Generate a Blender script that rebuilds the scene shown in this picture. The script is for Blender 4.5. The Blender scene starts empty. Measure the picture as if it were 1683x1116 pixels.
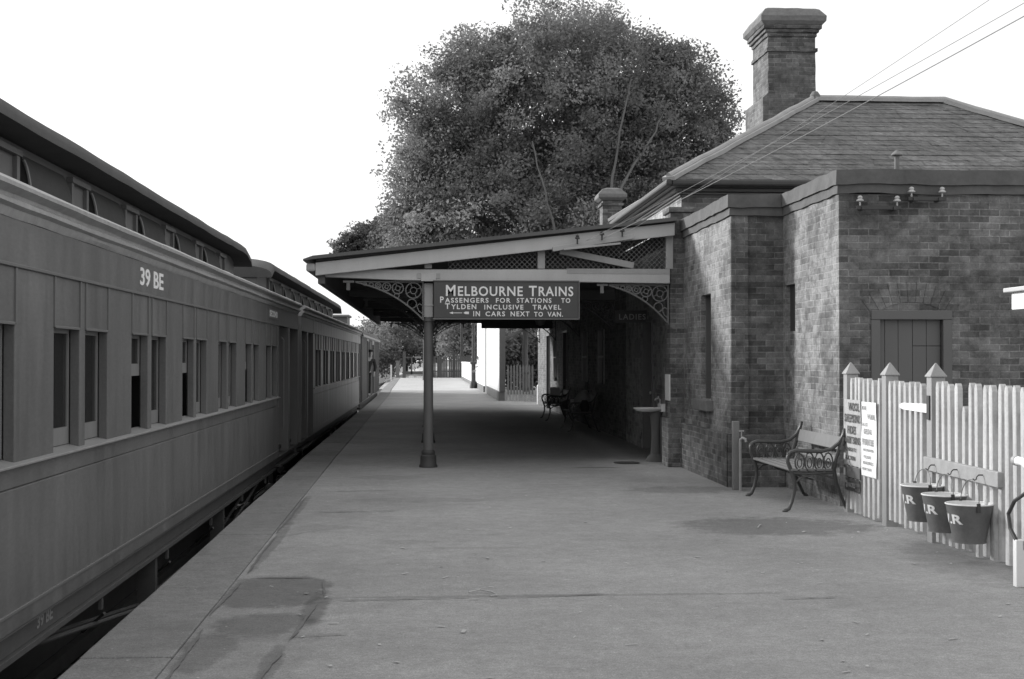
import bpy, bmesh, math, random
import numpy as np
from mathutils import Vector, Matrix
random.seed(7)
R = math.radians
S = bpy.context.scene
C = S.collection

# ------------------------------------------------------------------ camera
cd = bpy.data.cameras.new('camera'); cam = bpy.data.objects.new('camera', cd); C.objects.link(cam)
cd.sensor_width = 36.0; cd.lens = 36.0 * 2250 / 1683; cd.clip_end = 3000; cd.clip_start = 0.1
cam.location = (0, 0, 1.6)
cam.rotation_euler = (R(90) + math.atan(32 / 2250), 0, -math.atan(138.5 / 2250))
S.camera = cam

# ------------------------------------------------------------------ sky, sun, exposure
SUN = Vector((-1.0, 0.75, 0.46)).normalized()
az = math.atan2(SUN.x, SUN.y); el = math.asin(SUN.z)
W = bpy.data.worlds.new('World'); S.world = W; W.use_nodes = True
nt = W.node_tree; nt.nodes.clear()
sky = nt.nodes.new('ShaderNodeTexSky'); sky.sky_type = 'NISHITA'; sky.sun_disc = False
sky.sun_elevation = el; sky.sun_rotation = az; sky.dust_density = 5.0; sky.air_density = 1.0
bw = nt.nodes.new('ShaderNodeRGBToBW'); nt.links.new(sky.outputs[0], bw.inputs[0])
m1 = nt.nodes.new('ShaderNodeMath'); m1.operation = 'MULTIPLY_ADD'      # thin bright overcast veil over the sky
m1.inputs[1].default_value = 0.30; m1.inputs[2].default_value = 6.6
nt.links.new(bw.outputs[0], m1.inputs[0])
bg = nt.nodes.new('ShaderNodeBackground'); bg.inputs[1].default_value = 0.15
nt.links.new(m1.outputs[0], bg.inputs[0])
wo = nt.nodes.new('ShaderNodeOutputWorld'); nt.links.new(bg.outputs[0], wo.inputs[0])

sd = bpy.data.lights.new('sun', 'SUN'); sun = bpy.data.objects.new('sun', sd); C.objects.link(sun)
sd.energy = 4.2; sd.angle = R(9); sd.color = (1.0, 1.0, 1.0)
sun.rotation_euler = (-SUN).to_track_quat('-Z', 'Y').to_euler()
sun.location = (-30, 20, 40)
vs = S.view_settings; vs.view_transform = 'Standard'; vs.look = 'None'; vs.exposure = 0.0; vs.gamma = 1.0
vs.use_curve_mapping = False
S.cycles.diffuse_bounces = 8; S.cycles.max_bounces = 14; S.cycles.transparent_max_bounces = 16

# ------------------------------------------------------------------ materials (the photograph is black and white, so every colour is a grey)
class NB:
    def __init__(s, name):
        s.m = bpy.data.materials.new(name); s.m.use_nodes = True
        s.t = s.m.node_tree; s.N = s.t.nodes; s.L = s.t.links
        s.b = s.N['Principled BSDF']
        s.geo = s.N.new('ShaderNodeNewGeometry'); s.tc = s.N.new('ShaderNodeTexCoord')
    def n(s, typ, **k):
        x = s.N.new(typ)
        for a, v in k.items(): setattr(x, a, v)
        return x
    def link(s, a, b): s.L.new(a, b)
    def math(s, op, a, b=0.0, c=0.0, clamp=False):
        x = s.n('ShaderNodeMath', operation=op); x.use_clamp = clamp
        for i, v in enumerate((a, b, c)):
            if hasattr(v, 'links'): s.link(v, x.inputs[i])
            else: x.inputs[i].default_value = v
        return x.outputs[0]
    def pos(s, world=True): return s.geo.outputs['Position'] if world else s.tc.outputs['Object']
    def noise(s, scale, detail=4, rough=.55, vec=None, dist=0.0, lac=2.0):
        x = s.n('ShaderNodeTexNoise'); x.inputs['Scale'].default_value = scale
        x.inputs['Detail'].default_value = detail; x.inputs['Roughness'].default_value = rough
        x.inputs['Distortion'].default_value = dist
        s.link(vec if vec is not None else s.pos(), x.inputs['Vector']); return x.outputs['Fac']
    def scaled(s, sx, sy, sz, vec=None):
        x = s.n('ShaderNodeVectorMath', operation='MULTIPLY'); s.link(vec if vec is not None else s.pos(), x.inputs[0])
        x.inputs[1].default_value = (sx, sy, sz); return x.outputs[0]
    def rng(s, f, a, b, lo, hi):
        x = s.n('ShaderNodeMapRange'); s.link(f, x.inputs[0])
        for i, v in enumerate((a, b, lo, hi)): x.inputs[i + 1].default_value = v
        return x.outputs[0]
    def color(s, v): s.link(v, s.b.inputs['Base Color'])
    def bump(s, h, st, dist=.01):
        x = s.n('ShaderNodeBump'); x.inputs['Strength'].default_value = st; x.inputs['Distance'].default_value = dist
        s.link(h, x.inputs['Height']); s.link(x.outputs[0], s.b.inputs['Normal'])
    def rough(s, v): s.b.inputs['Roughness'].default_value = v

MAT = {}
def carriage_mat():
    # varnished boards: slight waviness so reflections break up, weather streaks, grime low on the panels, fine scratches
    q = NB('carriage_paint')
    sep = q.n('ShaderNodeSeparateXYZ'); q.link(q.pos(), sep.inputs[0])
    st = q.noise(3.0, 5, .65, q.scaled(1, 1, .12)); big = q.noise(.9, 4, .6); fine = q.noise(55, 3, .6, q.scaled(1, .3, 1)); sp = q.noise(160, 2, .5)
    c = q.math('MULTIPLY', q.rng(st, .3, .7, .80, 1.22), q.rng(big, .3, .7, .88, 1.14))
    c = q.math('MULTIPLY', c, q.rng(fine, .3, .7, .90, 1.10)); c = q.math('MULTIPLY', c, q.rng(sp, .66, .78, 1.0, 1.5))
    q.color(q.math('MULTIPLY', c, .118))
    q.link(q.rng(st, .3, .7, .38, .62), q.b.inputs['Roughness'])
    h = q.math('ADD', q.math('MULTIPLY', q.noise(2.2, 3, .5, q.scaled(1, 1, .35)), 1.0), q.math('MULTIPLY', fine, .05))
    q.bump(h, .30, .03)
    MAT['carriage_paint'] = q.m
def paint(name, g, var=.18, scale=3.0, rough=.6, streak=False, bump=.15, metal=0.0, fine=60):
    if name in MAT: return MAT[name]
    q = NB(name)
    v = q.scaled(1, 1, .25 if streak else 1)
    a = q.noise(scale, 5, .6, v); b = q.noise(fine, 3, .6)
    f = q.math('ADD', q.math('MULTIPLY', q.math('SUBTRACT', a, .5), 2 * var), q.math('MULTIPLY', q.math('SUBTRACT', b, .5), var))
    q.color(q.math('MULTIPLY', q.math('ADD', f, 1.0), g)); q.rough(rough)
    q.b.inputs['Metallic'].default_value = metal
    q.bump(b, bump, .004)
    MAT[name] = q.m; return q.m

def brick(name, dark, light, mortar, wear=0.5, bw_=.225, rh=.074, world=True, msize=.008, lime=0.0, limeg=.42):
    q = NB(name)
    sep = q.n('ShaderNodeSeparateXYZ'); q.link(q.pos(world), sep.inputs[0])
    u = q.math('ADD', sep.outputs[0], sep.outputs[1])
    wob = q.noise(1.7, 2, .5)
    cmb = q.n('ShaderNodeCombineXYZ'); q.link(q.math('ADD', u, q.math('MULTIPLY', wob, .03)), cmb.inputs[0])
    q.link(q.math('ADD', sep.outputs[2], q.math('ADD', q.math('MULTIPLY', q.noise(1.6, 2), .022), q.math('MULTIPLY', q.noise(16, 2), .006))), cmb.inputs[1])
    t = q.n('ShaderNodeTexBrick'); q.link(cmb.outputs[0], t.inputs['Vector'])
    t.inputs['Scale'].default_value = 1.0; t.inputs['Brick Width'].default_value = bw_; t.inputs['Row Height'].default_value = rh
    t.inputs['Mortar Size'].default_value = msize; t.inputs['Mortar Smooth'].default_value = .3; t.inputs['Bias'].default_value = -.15
    for k, g in (('Color1', dark), ('Color2', light), ('Mortar', mortar)): t.inputs[k].default_value = (g, g, g, 1)
    bwn = q.n('ShaderNodeRGBToBW'); q.link(t.outputs['Color'], bwn.inputs[0])
    big = q.noise(1.1, 6, .65); med = q.noise(5.0, 5, .65); fine = q.noise(70, 3, .6)
    st = q.rng(big, .35, .68, 1 - .45 * wear, 1 + .35 * wear)
    md = q.rng(q.noise(6.5, 6, .75), .32, .70, 1 - .62 * wear, 1 + .62 * wear)
    fn = q.rng(fine, .3, .7, .85, 1.15)
    # patches where soot or old wash hides the joints
    hide = q.rng(q.noise(3.1, 6, .75), .42, .58, 0.05, .92)
    flat = q.math('MULTIPLY', med, (dark + light) * .95)
    mx = q.n('ShaderNodeMix'); mx.data_type = 'FLOAT'
    q.link(hide, mx.inputs[0]); q.link(bwn.outputs[0], mx.inputs[2]); q.link(flat, mx.inputs[3])
    c = q.math('MULTIPLY', q.math('MULTIPLY', q.math('MULTIPLY', mx.outputs[0], st), md), fn)
    # second brick layer of the same bond gives single bricks their own tone
    t2 = q.n('ShaderNodeTexBrick'); q.link(cmb.outputs[0], t2.inputs['Vector'])
    for k, g in (('Scale', 1.0), ('Brick Width', bw_), ('Row Height', rh), ('Mortar Size', 0.0), ('Bias', .35)): t2.inputs[k].default_value = g
    t2.inputs['Color1'].default_value = (.55, .55, .55, 1); t2.inputs['Color2'].default_value = (1.25, 1.25, 1.25, 1); t2.inputs['Mortar'].default_value = (1, 1, 1, 1)
    b2 = q.n('ShaderNodeRGBToBW'); q.link(t2.outputs['Color'], b2.inputs[0])
    c = q.math('MULTIPLY', c, q.rng(b2.outputs[0], .55, 1.25, .68, 1.34))
    # flaking limewash and salts
    if lime:
        lm = q.math('ADD', q.noise(3.4, 6, .75), q.math('MULTIPLY', q.math('SUBTRACT', big, .5), .5))
        lk = q.rng(lm, .50 - .06 * lime, .60, 0.0, min(.85, .75 * lime)); lk = q.math('MULTIPLY', lk, q.rng(q.noise(24, 3, .6), .38, .58, .15, 1.0))
        m3 = q.n('ShaderNodeMix'); m3.data_type = 'FLOAT'; q.link(lk, m3.inputs[0]); q.link(c, m3.inputs[2]); q.link(q.math('MULTIPLY', fn, limeg), m3.inputs[3]); c = m3.outputs[0]
    q.color(c); q.rough(.9)
    h = q.math('SUBTRACT', q.math('MULTIPLY', med, .8), t.outputs['Fac'])
    q.bump(h, .7, .012)
    MAT[name] = q.m; return q.m

def slate(name):
    q = NB(name)
    sep = q.n('ShaderNodeSeparateXYZ'); q.link(q.pos(), sep.inputs[0])
    cmb = q.n('ShaderNodeCombineXYZ'); q.link(q.math('ADD', sep.outputs[0], sep.outputs[1]), cmb.inputs[0])
    q.link(q.math('ADD', q.math('MULTIPLY', sep.outputs[2], 1.95), q.math('MULTIPLY', q.noise(1.2, 3), .05)), cmb.inputs[1])
    t = q.n('ShaderNodeTexBrick'); q.link(cmb.outputs[0], t.inputs['Vector'])
    t.inputs['Scale'].default_value = 1; t.inputs['Brick Width'].default_value = .30; t.inputs['Row Height'].default_value = .27
    t.inputs['Mortar Size'].default_value = .012; t.inputs['Mortar Smooth'].default_value = .4
    for k, g in (('Color1', .125), ('Color2', .17), ('Mortar', .06)): t.inputs[k].default_value = (g, g, g, 1)
    bwn = q.n('ShaderNodeRGBToBW'); q.link(t.outputs['Color'], bwn.inputs[0])
    c = q.math('MULTIPLY', bwn.outputs[0], q.rng(q.noise(1.3, 6, .7), .35, .68, .62, 1.35))
    c = q.math('MULTIPLY', c, q.rng(q.noise(9, 4, .7), .3, .7, .66, 1.34)); c = q.math('MULTIPLY', c, q.rng(q.noise(2.6, 6, .72), .47, .60, 1.0, .62)); c = q.math('MULTIPLY', c, q.rng(q.noise(6.5, 5, .7, q.scaled(1, 1, 1.6)), .56, .66, 1.0, 1.45))
    q.color(c); q.rough(.75)
    q.bump(q.math('SUBTRACT', q.noise(14, 3), t.outputs['Fac']), .5, .012)
    MAT[name] = q.m

def ground_mat(name, base, stains=(), grit=.35, mott=.3, speck=True, spread=.5):
    q = NB(name)
    a = q.noise(.55, 6, .62); b = q.noise(6, 6, .7); f = q.noise(90, 3, .65); g2 = q.noise(260, 2, .5)
    c = q.math('MULTIPLY', q.rng(a, .3, .7, 1 - mott * spread, 1 + mott * spread), q.rng(b, .3, .7, 1 - mott * .5, 1 + mott * .5))
    c = q.math('MULTIPLY', c, q.rng(f, .3, .7, 1 - grit, 1 + grit)); c = q.math('MULTIPLY', c, q.rng(g2, .3, .7, 1 - grit, 1 + grit))
    c = q.math('MULTIPLY', c, base)
    c = q.math('MULTIPLY', c, q.rng(q.noise(28, 4, .7), .3, .7, 1 - grit * .6, 1 + grit * .6))
    sep = q.n('ShaderNodeSeparateXYZ'); q.link(q.pos(), sep.inputs[0])
    wob = q.math('SUBTRACT', q.noise(3.0, 5, .65), .5); wob2 = q.math('SUBTRACT', q.noise(17, 4, .7), .5)
    for (cx, cy, rx, ry, amt, *pw) in stains:
        dx = q.math('DIVIDE', q.math('SUBTRACT', sep.outputs[0], cx), rx); dy = q.math('DIVIDE', q.math('SUBTRACT', sep.outputs[1], cy), ry)
        dx = q.math('MULTIPLY', dx, dx); dy = q.math('MULTIPLY', dy, dy)
        if pw: dx = q.math('MULTIPLY', dx, dx); dy = q.math('MULTIPLY', dy, dy)
        d = q.math('ADD', dx, dy)
        d = q.math('ADD', d, q.math('MULTIPLY', wob, 2.2)); d = q.math('ADD', d, q.math('MULTIPLY', wob2, .7))
        k = q.rng(d, .60, 1.2, amt, 1.0)
        c = q.math('MULTIPLY', c, k)
    if speck:
        v = q.n('ShaderNodeTexVoronoi'); v.inputs['Scale'].default_value = 5.0; q.link(q.pos(), v.inputs['Vector'])
        c = q.math('ADD', c, q.rng(v.outputs['Distance'], .03, .045, .22, 0.0))
    q.color(c); q.rough(.92)
    q.bump(q.math('ADD', f, q.math('MULTIPLY', b, 1.5)), .35, .01)
    MAT[name] = q.m

def leaf(name, g, var=.5, sc=.8):
    q = NB(name)
    a = q.noise(sc, 4, .6); b = q.noise(9, 2, .5)
    c = q.math('MULTIPLY', q.math('MULTIPLY', q.rng(a, .3, .7, 1 - var, 1 + var), q.rng(b, .3, .7, .7, 1.3)), g)
    q.color(c); q.rough(.7)
    tr = q.n('ShaderNodeBsdfTranslucent'); q.link(c, tr.inputs[0])
    mx = q.n('ShaderNodeMixShader'); mx.inputs[0].default_value = .42
    q.link(q.b.outputs[0], mx.inputs[1]); q.link(tr.outputs[0], mx.inputs[2])
    q.link(mx.outputs[0], q.N['Material Output'].inputs[0])
    MAT[name] = q.m

def glass(name, g=.9, alpha=.25):
    q = NB(name); q.b.inputs['Base Color'].default_value = (.03, .03, .03, 1); q.rough(.06)
    tr = q.n('ShaderNodeBsdfTransparent'); mx = q.n('ShaderNodeMixShader'); mx.inputs[0].default_value = alpha
    q.link(tr.outputs[0], mx.inputs[1]); q.link(q.b.outputs[0], mx.inputs[2])
    q.link(mx.outputs[0], q.N['Material Output'].inputs[0]); MAT[name] = q.m

carriage_mat()
paint('carriage_trim', .135, .12, 3.0, .5)
paint('carriage_sill', .24, .15, 6, .5)
paint('sash_wood', .19, .15, 8, .5, True)
paint('gutter_lead', .30, .35, 9, .6, bump=.4, fine=25)
paint('roof_canvas', .075, .3, 4, .9, bump=.5)
paint('clerestory_frame', .13, .2, 6, .6)
paint('clerestory_paint', .105, .2, 5, .6)
paint('underframe', .045, .35, 6, .85)
paint('underframe_flange', .09, .3, 6, .8)
paint('black_iron', .045, .3, 8, .6)
paint('carriage_inside', .06, .3, 2, .7)
paint('white_letters', .80, .06, 30, .6)
paint('ladies_letters', .42, .2, 12, .7)
paint('faded_letters', .24, .25, 12, .7)
paint('sign_board', .062, .15, 5, .5)
paint('cream_paint', .47, .17, 4.0, .6, True, .2)
paint('cream_dirty', .36, .22, 4.0, .7, True, .2)
paint('brown_paint', .115, .18, 5.0, .5)
paint('iron_lace', .15, .2, 12, .6)
paint('corrugated', .10, .3, 2.5, .8)
paint('dark_soffit', .11, .2, 2, .9)
paint('door_paint', .10, .15, 3, .5, True)
paint('board_paint', .112, .12, 3, .6, True)
paint('cap_cement', .165, .4, 5, .9, bump=.5, fine=20)
paint('coping_soot', .105, .45, 4, .9, bump=.5, fine=18)
paint('lead_cap', .33, .3, 5, .6)
paint('wall_frame', .17, .15, 6, .5)
paint('fence_white', .47, .5, 7, .85, True, .5, fine=30)
paint('fence_worn', .30, .3, 6, .8, True, .3)
paint('wood_bare', .20, .3, 9, .85, True, .3)
paint('wood_rail', .31, .3, 9, .8, False, .3)
paint('old_plank', .10, .35, 5, .85, True, .3)
paint('seat_slat', .15, .25, 10, .7)
paint('bench_iron', .06, .3, 10, .45)
paint('paper_white', .78, .08, 12, .8)
paint('paper_grey', .40, .18, 9, .8)
paint('ink', .09, .4, 30, .9)
paint('ink_faint', .36, .3, 30, .9)
paint('bucket_red', .125, .4, 9, .4)
paint('bucket_inside', .70, .2, 14, .5)
paint('rim_metal', .75, .2, 14, .4)
paint('porcelain', .85, .05, 10, .25)
paint('faded_porcelain', .45, .3, 40, .5)
paint('zinc', .35, .3, 12, .5)
paint('bark', .075, .4, 3.0, .95, True, .6, fine=14)
paint('bark_pale', .15, .4, 3.0, .95, True, .6, fine=14)
paint('white_wash', .82, .08, 2.0, .85, True)
paint('grey_strip', .28, .2, 3.0, .85, True)
paint('canvas_sack', .33, .35, 6, .95, bump=.6)
paint('wire', .22, .2, 3, .6)
paint('cloth_dark', .035, .3, 8, .9)
paint('skin', .38, .1, 20, .6)
paint('hair', .05, .2, 20, .8)
paint('steel_rail', .22, .3, 9, .4, metal=.6)
paint('stone_edge', .175, .3, 4, .9, bump=.5, fine=90)
paint('crack_fill', .135, .35, 8, .95)
paint('terrazzo', .2, .1)
glass('window_glass', alpha=.45)
glass('dark_glass', alpha=.75)
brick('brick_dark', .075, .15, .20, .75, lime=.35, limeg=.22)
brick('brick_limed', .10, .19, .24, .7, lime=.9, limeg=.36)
brick('brick_sunlit', .20, .30, .34, .5, lime=1.0, limeg=.55)  # paler brick: sunlight on the house side is put into the colour
brick('brick_house', .11, .19, .24, .55, lime=.3, limeg=.3)
brick('brick_chimney', .075, .13, .18, .75)
slate('slate')
ground_mat('asphalt', .262, stains=[(-1.04, 9.55, .36, .62, .60, 1), (-.98, 8.35, .30, .40, .66), (-1.03, 8.3, .40, 1.9, .84, 1), (-1.22, 7.6, .16, .5, .7), (-.72, 8.9, .09, .5, .62), (-.82, 7.3, .06, .5, .7), (-1.33, 12.0, .05, 1.6, .66), (-1.38, 14.6, .06, 1.6, .7), (-1.0, 13.1, .3, .25, .85), (-.1, 15.6, .8, .3, .88), (1.8, 12.2, .5, .3, .93), (-.2, 12.0, .3, .15, .88), (3.35, 12.95, .95, .75, .62), (3.15, 16.6, .75, .45, .72), (1.0, 9.25, 1.6, .05, .75), (4.3, 10.6, .5, 1.3, .8), (-.55, 18.6, .5, .35, .85), (0.4, 11.6, .5, .08, .85), (2.5, 20.1, .35, .12, .55)], grit=.30)
ground_mat('asphalt_patch', .165, stains=[(-1.05, 8.3, .42, .75, .75), (-.8, 7.5, .35, .3, .78)], grit=.35)
ground_mat('sunlit_paving', .42, grit=.3, speck=False)  # paler ground: sunlight on the far platform is put into the colour
ground_mat('ballast', .06, grit=.5, speck=False)
ground_mat('earth', .16, grit=.4, speck=False)
ground_mat('dry_grass', .34, grit=.45, mott=.6, speck=False)
ground_mat('kerb_stone', .185, grit=.28, mott=.35, stains=[(-1.9, 11.5, .1, .4, .85)])
leaf('leaf_elm', .25, .42, .55)
leaf('leaf_pine', .13, .4, .6)
leaf('leaf_far', .24, .45, .5)
leaf('leaf_shrub', .16, .4, .5)

# ------------------------------------------------------------------ mesh builder
class MB:
    def __init__(s): s.v = []; s.f = []
    def add(s, vs_, fs):
        o = len(s.v); s.v += [tuple(p) for p in vs_]; s.f += [tuple(i + o for i in f) for f in fs]; return s
    def box(s, x0, x1, y0, y1, z0, z1):
        x0, x1 = sorted((x0, x1)); y0, y1 = sorted((y0, y1)); z0, z1 = sorted((z0, z1))
        v = [(x0, y0, z0), (x1, y0, z0), (x1, y1, z0), (x0, y1, z0), (x0, y0, z1), (x1, y0, z1), (x1, y1, z1), (x0, y1, z1)]
        return s.add(v, [(0, 3, 2, 1), (4, 5, 6, 7), (0, 1, 5, 4), (1, 2, 6, 5), (2, 3, 7, 6), (3, 0, 4, 7)])
    def bar(s, a, b, w, h, up=(0, 0, 1)):
        a = Vector(a); b = Vector(b); d = (b - a).normalized(); u = Vector(up)
        if abs(d.dot(u)) > .99: u = Vector((1, 0, 0))
        r = d.cross(u).normalized(); u = r.cross(d).normalized()
        v = [p + r * (i * w / 2) + u * (j * h / 2) for p in (a, b) for i, j in ((-1, -1), (1, -1), (1, 1), (-1, 1))]
        return s.add(v, [(3, 2, 1, 0), (4, 5, 6, 7), (0, 1, 5, 4), (1, 2, 6, 5), (2, 3, 7, 6), (3, 0, 4, 7)])
    def tube(s, pts, r, seg=8, closed=False):
        pts = [Vector(p) for p in pts]; n = len(pts); rr = r if isinstance(r, (list, tuple)) else [r] * n
        rings = []; prev = None
        for i, p in enumerate(pts):
            if closed: t = pts[(i + 1) % n] - pts[i - 1]
            else: t = pts[min(i + 1, n - 1)] - pts[max(i - 1, 0)]
            t.normalize()
            if prev is None:
                u = Vector((0, 0, 1)) if abs(t.z) < .9 else Vector((1, 0, 0)); u = (u - t * u.dot(t)).normalized()
            else:
                u = prev - t * prev.dot(t)
                u = u.normalized() if u.length > 1e-6 else t.orthogonal().normalized()
            prev = u; w = t.cross(u)
            rings.append([p + (u * math.cos(2 * math.pi * k / seg) + w * math.sin(2 * math.pi * k / seg)) * rr[i] for k in range(seg)])
        v = [p for g in rings for p in g]; f = []
        m = n if closed else n - 1
        for i in range(m):
            j = (i + 1) % n
            for k in range(seg): f.append((i * seg + k, i * seg + (k + 1) % seg, j * seg + (k + 1) % seg, j * seg + k))
        if not closed: f += [tuple(range(seg - 1, -1, -1)), tuple(range((n - 1) * seg, n * seg))]
        return s.add(v, f)
    def lathe(s, prof, c, seg=20, axis='z', cap=True):
        v = []; f = []; n = len(prof)
        for (r, h) in prof:
            for k in range(seg):
                a = 2 * math.pi * k / seg; x, y = r * math.cos(a), r * math.sin(a)
                if axis == 'z': v.append((c[0] + x, c[1] + y, c[2] + h))
                elif axis == 'y': v.append((c[0] + x, c[1] + h, c[2] + y))
                else: v.append((c[0] + h, c[1] + x, c[2] + y))
        for i in range(n - 1):
            for k in range(seg): f.append((i * seg + k, i * seg + (k + 1) % seg, (i + 1) * seg + (k + 1) % seg, (i + 1) * seg + k))
        if cap: f += [tuple(range(seg - 1, -1, -1)), tuple(range((n - 1) * seg, n * seg))]
        return s.add(v, f)
    def prism(s, poly, axis, a, b):
        def P(p, t):
            if axis == 'x': return (t, p[0], p[1])
            if axis == 'y': return (p[0], t, p[1])
            return (p[0], p[1], t)
        n = len(poly); v = [P(p, a) for p in poly] + [P(p, b) for p in poly]
        return s.add(v, [tuple(range(n)), tuple(range(2 * n - 1, n - 1, -1))] + [(i, n + i, n + (i + 1) % n, (i + 1) % n) for i in range(n)])
    def loft(s, secs, close=True):
        n = len(secs[0]); v = [p for q in secs for p in q]; f = []
        for i in range(len(secs) - 1):
            for k in range(n if close else n - 1): f.append((i * n + k, i * n + (k + 1) % n, (i + 1) * n + (k + 1) % n, (i + 1) * n + k))
        if close: f += [tuple(range(n - 1, -1, -1)), tuple(range((len(secs) - 1) * n, len(secs) * n))]
        return s.add(v, f)
    def grid_wall(s, axis, t0, t1, a0, a1, z0, z1, holes):
        As = sorted({a0, a1} | {h[0] for h in holes} | {h[1] for h in holes}); Zs = sorted({z0, z1} | {h[2] for h in holes} | {h[3] for h in holes})
        for i in range(len(As) - 1):
            run = None
            for j in range(len(Zs) - 1):
                ca = (As[i] + As[i + 1]) / 2; cz = (Zs[j] + Zs[j + 1]) / 2
                if any(h[0] < ca < h[1] and h[2] < cz < h[3] for h in holes):
                    if run is not None: s._w(axis, t0, t1, As[i], As[i + 1], run, Zs[j]); run = None
                elif run is None: run = Zs[j]
            if run is not None: s._w(axis, t0, t1, As[i], As[i + 1], run, z1)
        return s
    def _w(s, axis, t0, t1, a0, a1, z0, z1):
        if axis == 'x': s.box(t0, t1, a0, a1, z0, z1)
        else: s.box(a0, a1, t0, t1, z0, z1)
    def build(s, name, mat, parent=None, bevel=0, smooth=False, base=None):
        me = bpy.data.meshes.new(name)
        if parent is not None:
            org = Vector((0, 0, 0)); p = parent
            while p is not None: org += p.location; p = p.parent
        else:
            if base is None:
                a = np.array(s.v); base = ((a[:, 0].min() + a[:, 0].max()) / 2, (a[:, 1].min() + a[:, 1].max()) / 2, a[:, 2].min())
            org = Vector(base)
        me.from_pydata([(p[0] - org.x, p[1] - org.y, p[2] - org.z) for p in s.v], [], s.f)
        b = bmesh.new(); b.from_mesh(me); bmesh.ops.recalc_face_normals(b, faces=b.faces); b.to_mesh(me); b.free()
        me.materials.append(MAT[mat] if isinstance(mat, str) else mat)
        o = bpy.data.objects.new(name, me); C.objects.link(o)
        if parent is not None: o.parent = parent
        else: o.location = org
        if smooth:
            for p in me.polygons: p.use_smooth = True
            me.set_sharp_from_angle(angle=R(40))
        if bevel:
            m = o.modifiers.new('bevel', 'BEVEL'); m.width = bevel; m.segments = 2; m.limit_method = 'ANGLE'; m.angle_limit = R(40)
        return o

def tag(o, label=None, cat=None, group=None, kind=None):
    if label: o['label'] = label
    if cat: o['category'] = cat
    if group: o['group'] = group
    if kind: o['kind'] = kind
    return o
def thing(name, loc, label, cat, group=None):
    o = bpy.data.objects.new(name, None); C.objects.link(o); o.location = loc; o.empty_display_size = .2
    return tag(o, label, cat, group)
def struct(name, mb, mat, **k): return tag(mb.build(name, mat, **k), kind='structure')
def dup(o, parent=None):
    c = o.copy(); C.objects.link(c)
    if parent is not None: c.parent = parent
    for ch in [x for x in C.objects if x.parent == o]: dup(ch, c)
    return c

from mathutils import noise as mn
def roughen(o, step=.12, amp=.008, sc=5.0):
    b = bmesh.new(); b.from_mesh(o.data)
    for it in range(7):
        es = [e for e in b.edges if e.calc_length() > step * 1.6]
        if not es: break
        bmesh.ops.subdivide_edges(b, edges=es, cuts=1, use_grid_fill=True)
    for v in b.verts:
        q = v.co + o.location
        v.co += Vector((mn.noise(q * sc), mn.noise(q * sc + Vector((7, 3, 1))), mn.noise(q * sc + Vector((1, 9, 4))) + .6 * mn.noise(q * 1.3))) * amp
    b.to_mesh(o.data); b.free(); return o

def text_mesh(body, w, h, bold=0.0, spacing=1.0, depth=.003):
    """lettering as (verts, faces): x right 0..w, z up 0..h, y = depth towards the reader is negative"""
    cu = bpy.data.curves.new('lettering', 'FONT'); cu.body = body; cu.extrude = .01; cu.offset = bold; cu.space_character = spacing
    cu.resolution_u = 3
    o = bpy.data.objects.new('lettering', cu); C.objects.link(o)
    dg = bpy.context.evaluated_depsgraph_get(); me = bpy.data.meshes.new_from_object(o.evaluated_get(dg))
    v = np.array([tuple(p.co) for p in me.vertices]); f = [tuple(p.vertices) for p in me.polygons]
    bpy.data.objects.remove(o); bpy.data.curves.remove(cu); bpy.data.meshes.remove(me)
    v[:, 0] -= v[:, 0].min(); v[:, 1] -= v[:, 1].min(); v[:, 2] -= v[:, 2].min()
    v[:, 0] *= w / v[:, 0].max(); v[:, 1] *= h / v[:, 1].max(); v[:, 2] *= depth / v[:, 2].max()
    return v, f
def text_on(mb, body, origin, right, w, h, out, **k):
    v, f = text_mesh(body, w, h, **k); o = Vector(origin); r = Vector(right); n = Vector(out)
    mb.add([o + r * p[0] + Vector((0, 0, 1)) * p[1] + n * p[2] for p in v], f); return mb

# ------------------------------------------------------------------ ground, platform, track
EDGE = [(-8, -1.78), (7.09, -1.86), (22.7, -2.02), (41, -2.10), (60, -2.2), (73.8, -2.42), (117, -2.83)]
SEAM = [(-8, -1.30), (7.09, -1.36), (22.7, -1.50), (41, -1.60), (60, -1.7), (73.8, -1.92), (117, -2.33)]
g = MB(); g.add([(-900, -300, -1.06), (900, -300, -1.06), (900, 1500, -1.06), (-900, 1500, -1.06)], [(0, 1, 2, 3)])
struct('ground', g, 'earth')
p = MB()
poly = [(x + .006, y) for y, x in SEAM if y < 70] + [(-1.85, 70), (30, 70), (30, -8)]
p.prism(poly, 'z', -1.05, 0.0)
struct('platform', p, 'asphalt')
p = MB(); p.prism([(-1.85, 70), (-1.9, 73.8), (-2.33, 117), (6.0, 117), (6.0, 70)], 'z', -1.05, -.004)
struct('sunlit_platform', p, 'sunlit_paving')  # pale tone stands for the sunlit stretch past the train
k = MB(); slabs = []
def interp(T, y):
    for (a, b), (c, d) in zip(T, T[1:]):
        if y <= c: return b + (d - b) * (y - a) / (c - a)
    return T[-1][1]
y = -8.0; i = 0
while y < 116:
    L = 1.72 if y < 60 else 6
    y2 = min(y + L, 117); dz = random.uniform(-.006, .004)
    k.prism([(interp(EDGE, y + .006), y + .006), (interp(SEAM, y + .006) - .006, y + .006), (interp(SEAM, y2) - .006, y2), (interp(EDGE, y2), y2)], 'z', -.28, .002 + dz)
    y = y2
struct('platform_edge', k, 'kerb_stone', bevel=.012)
k = MB(); k.prism([(x + .05, yy) for yy, x in EDGE] + [(x - .02, yy) for yy, x in reversed(SEAM)], 'z', -1.05, -.285)
struct('platform_face', k, 'old_plank')
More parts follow.
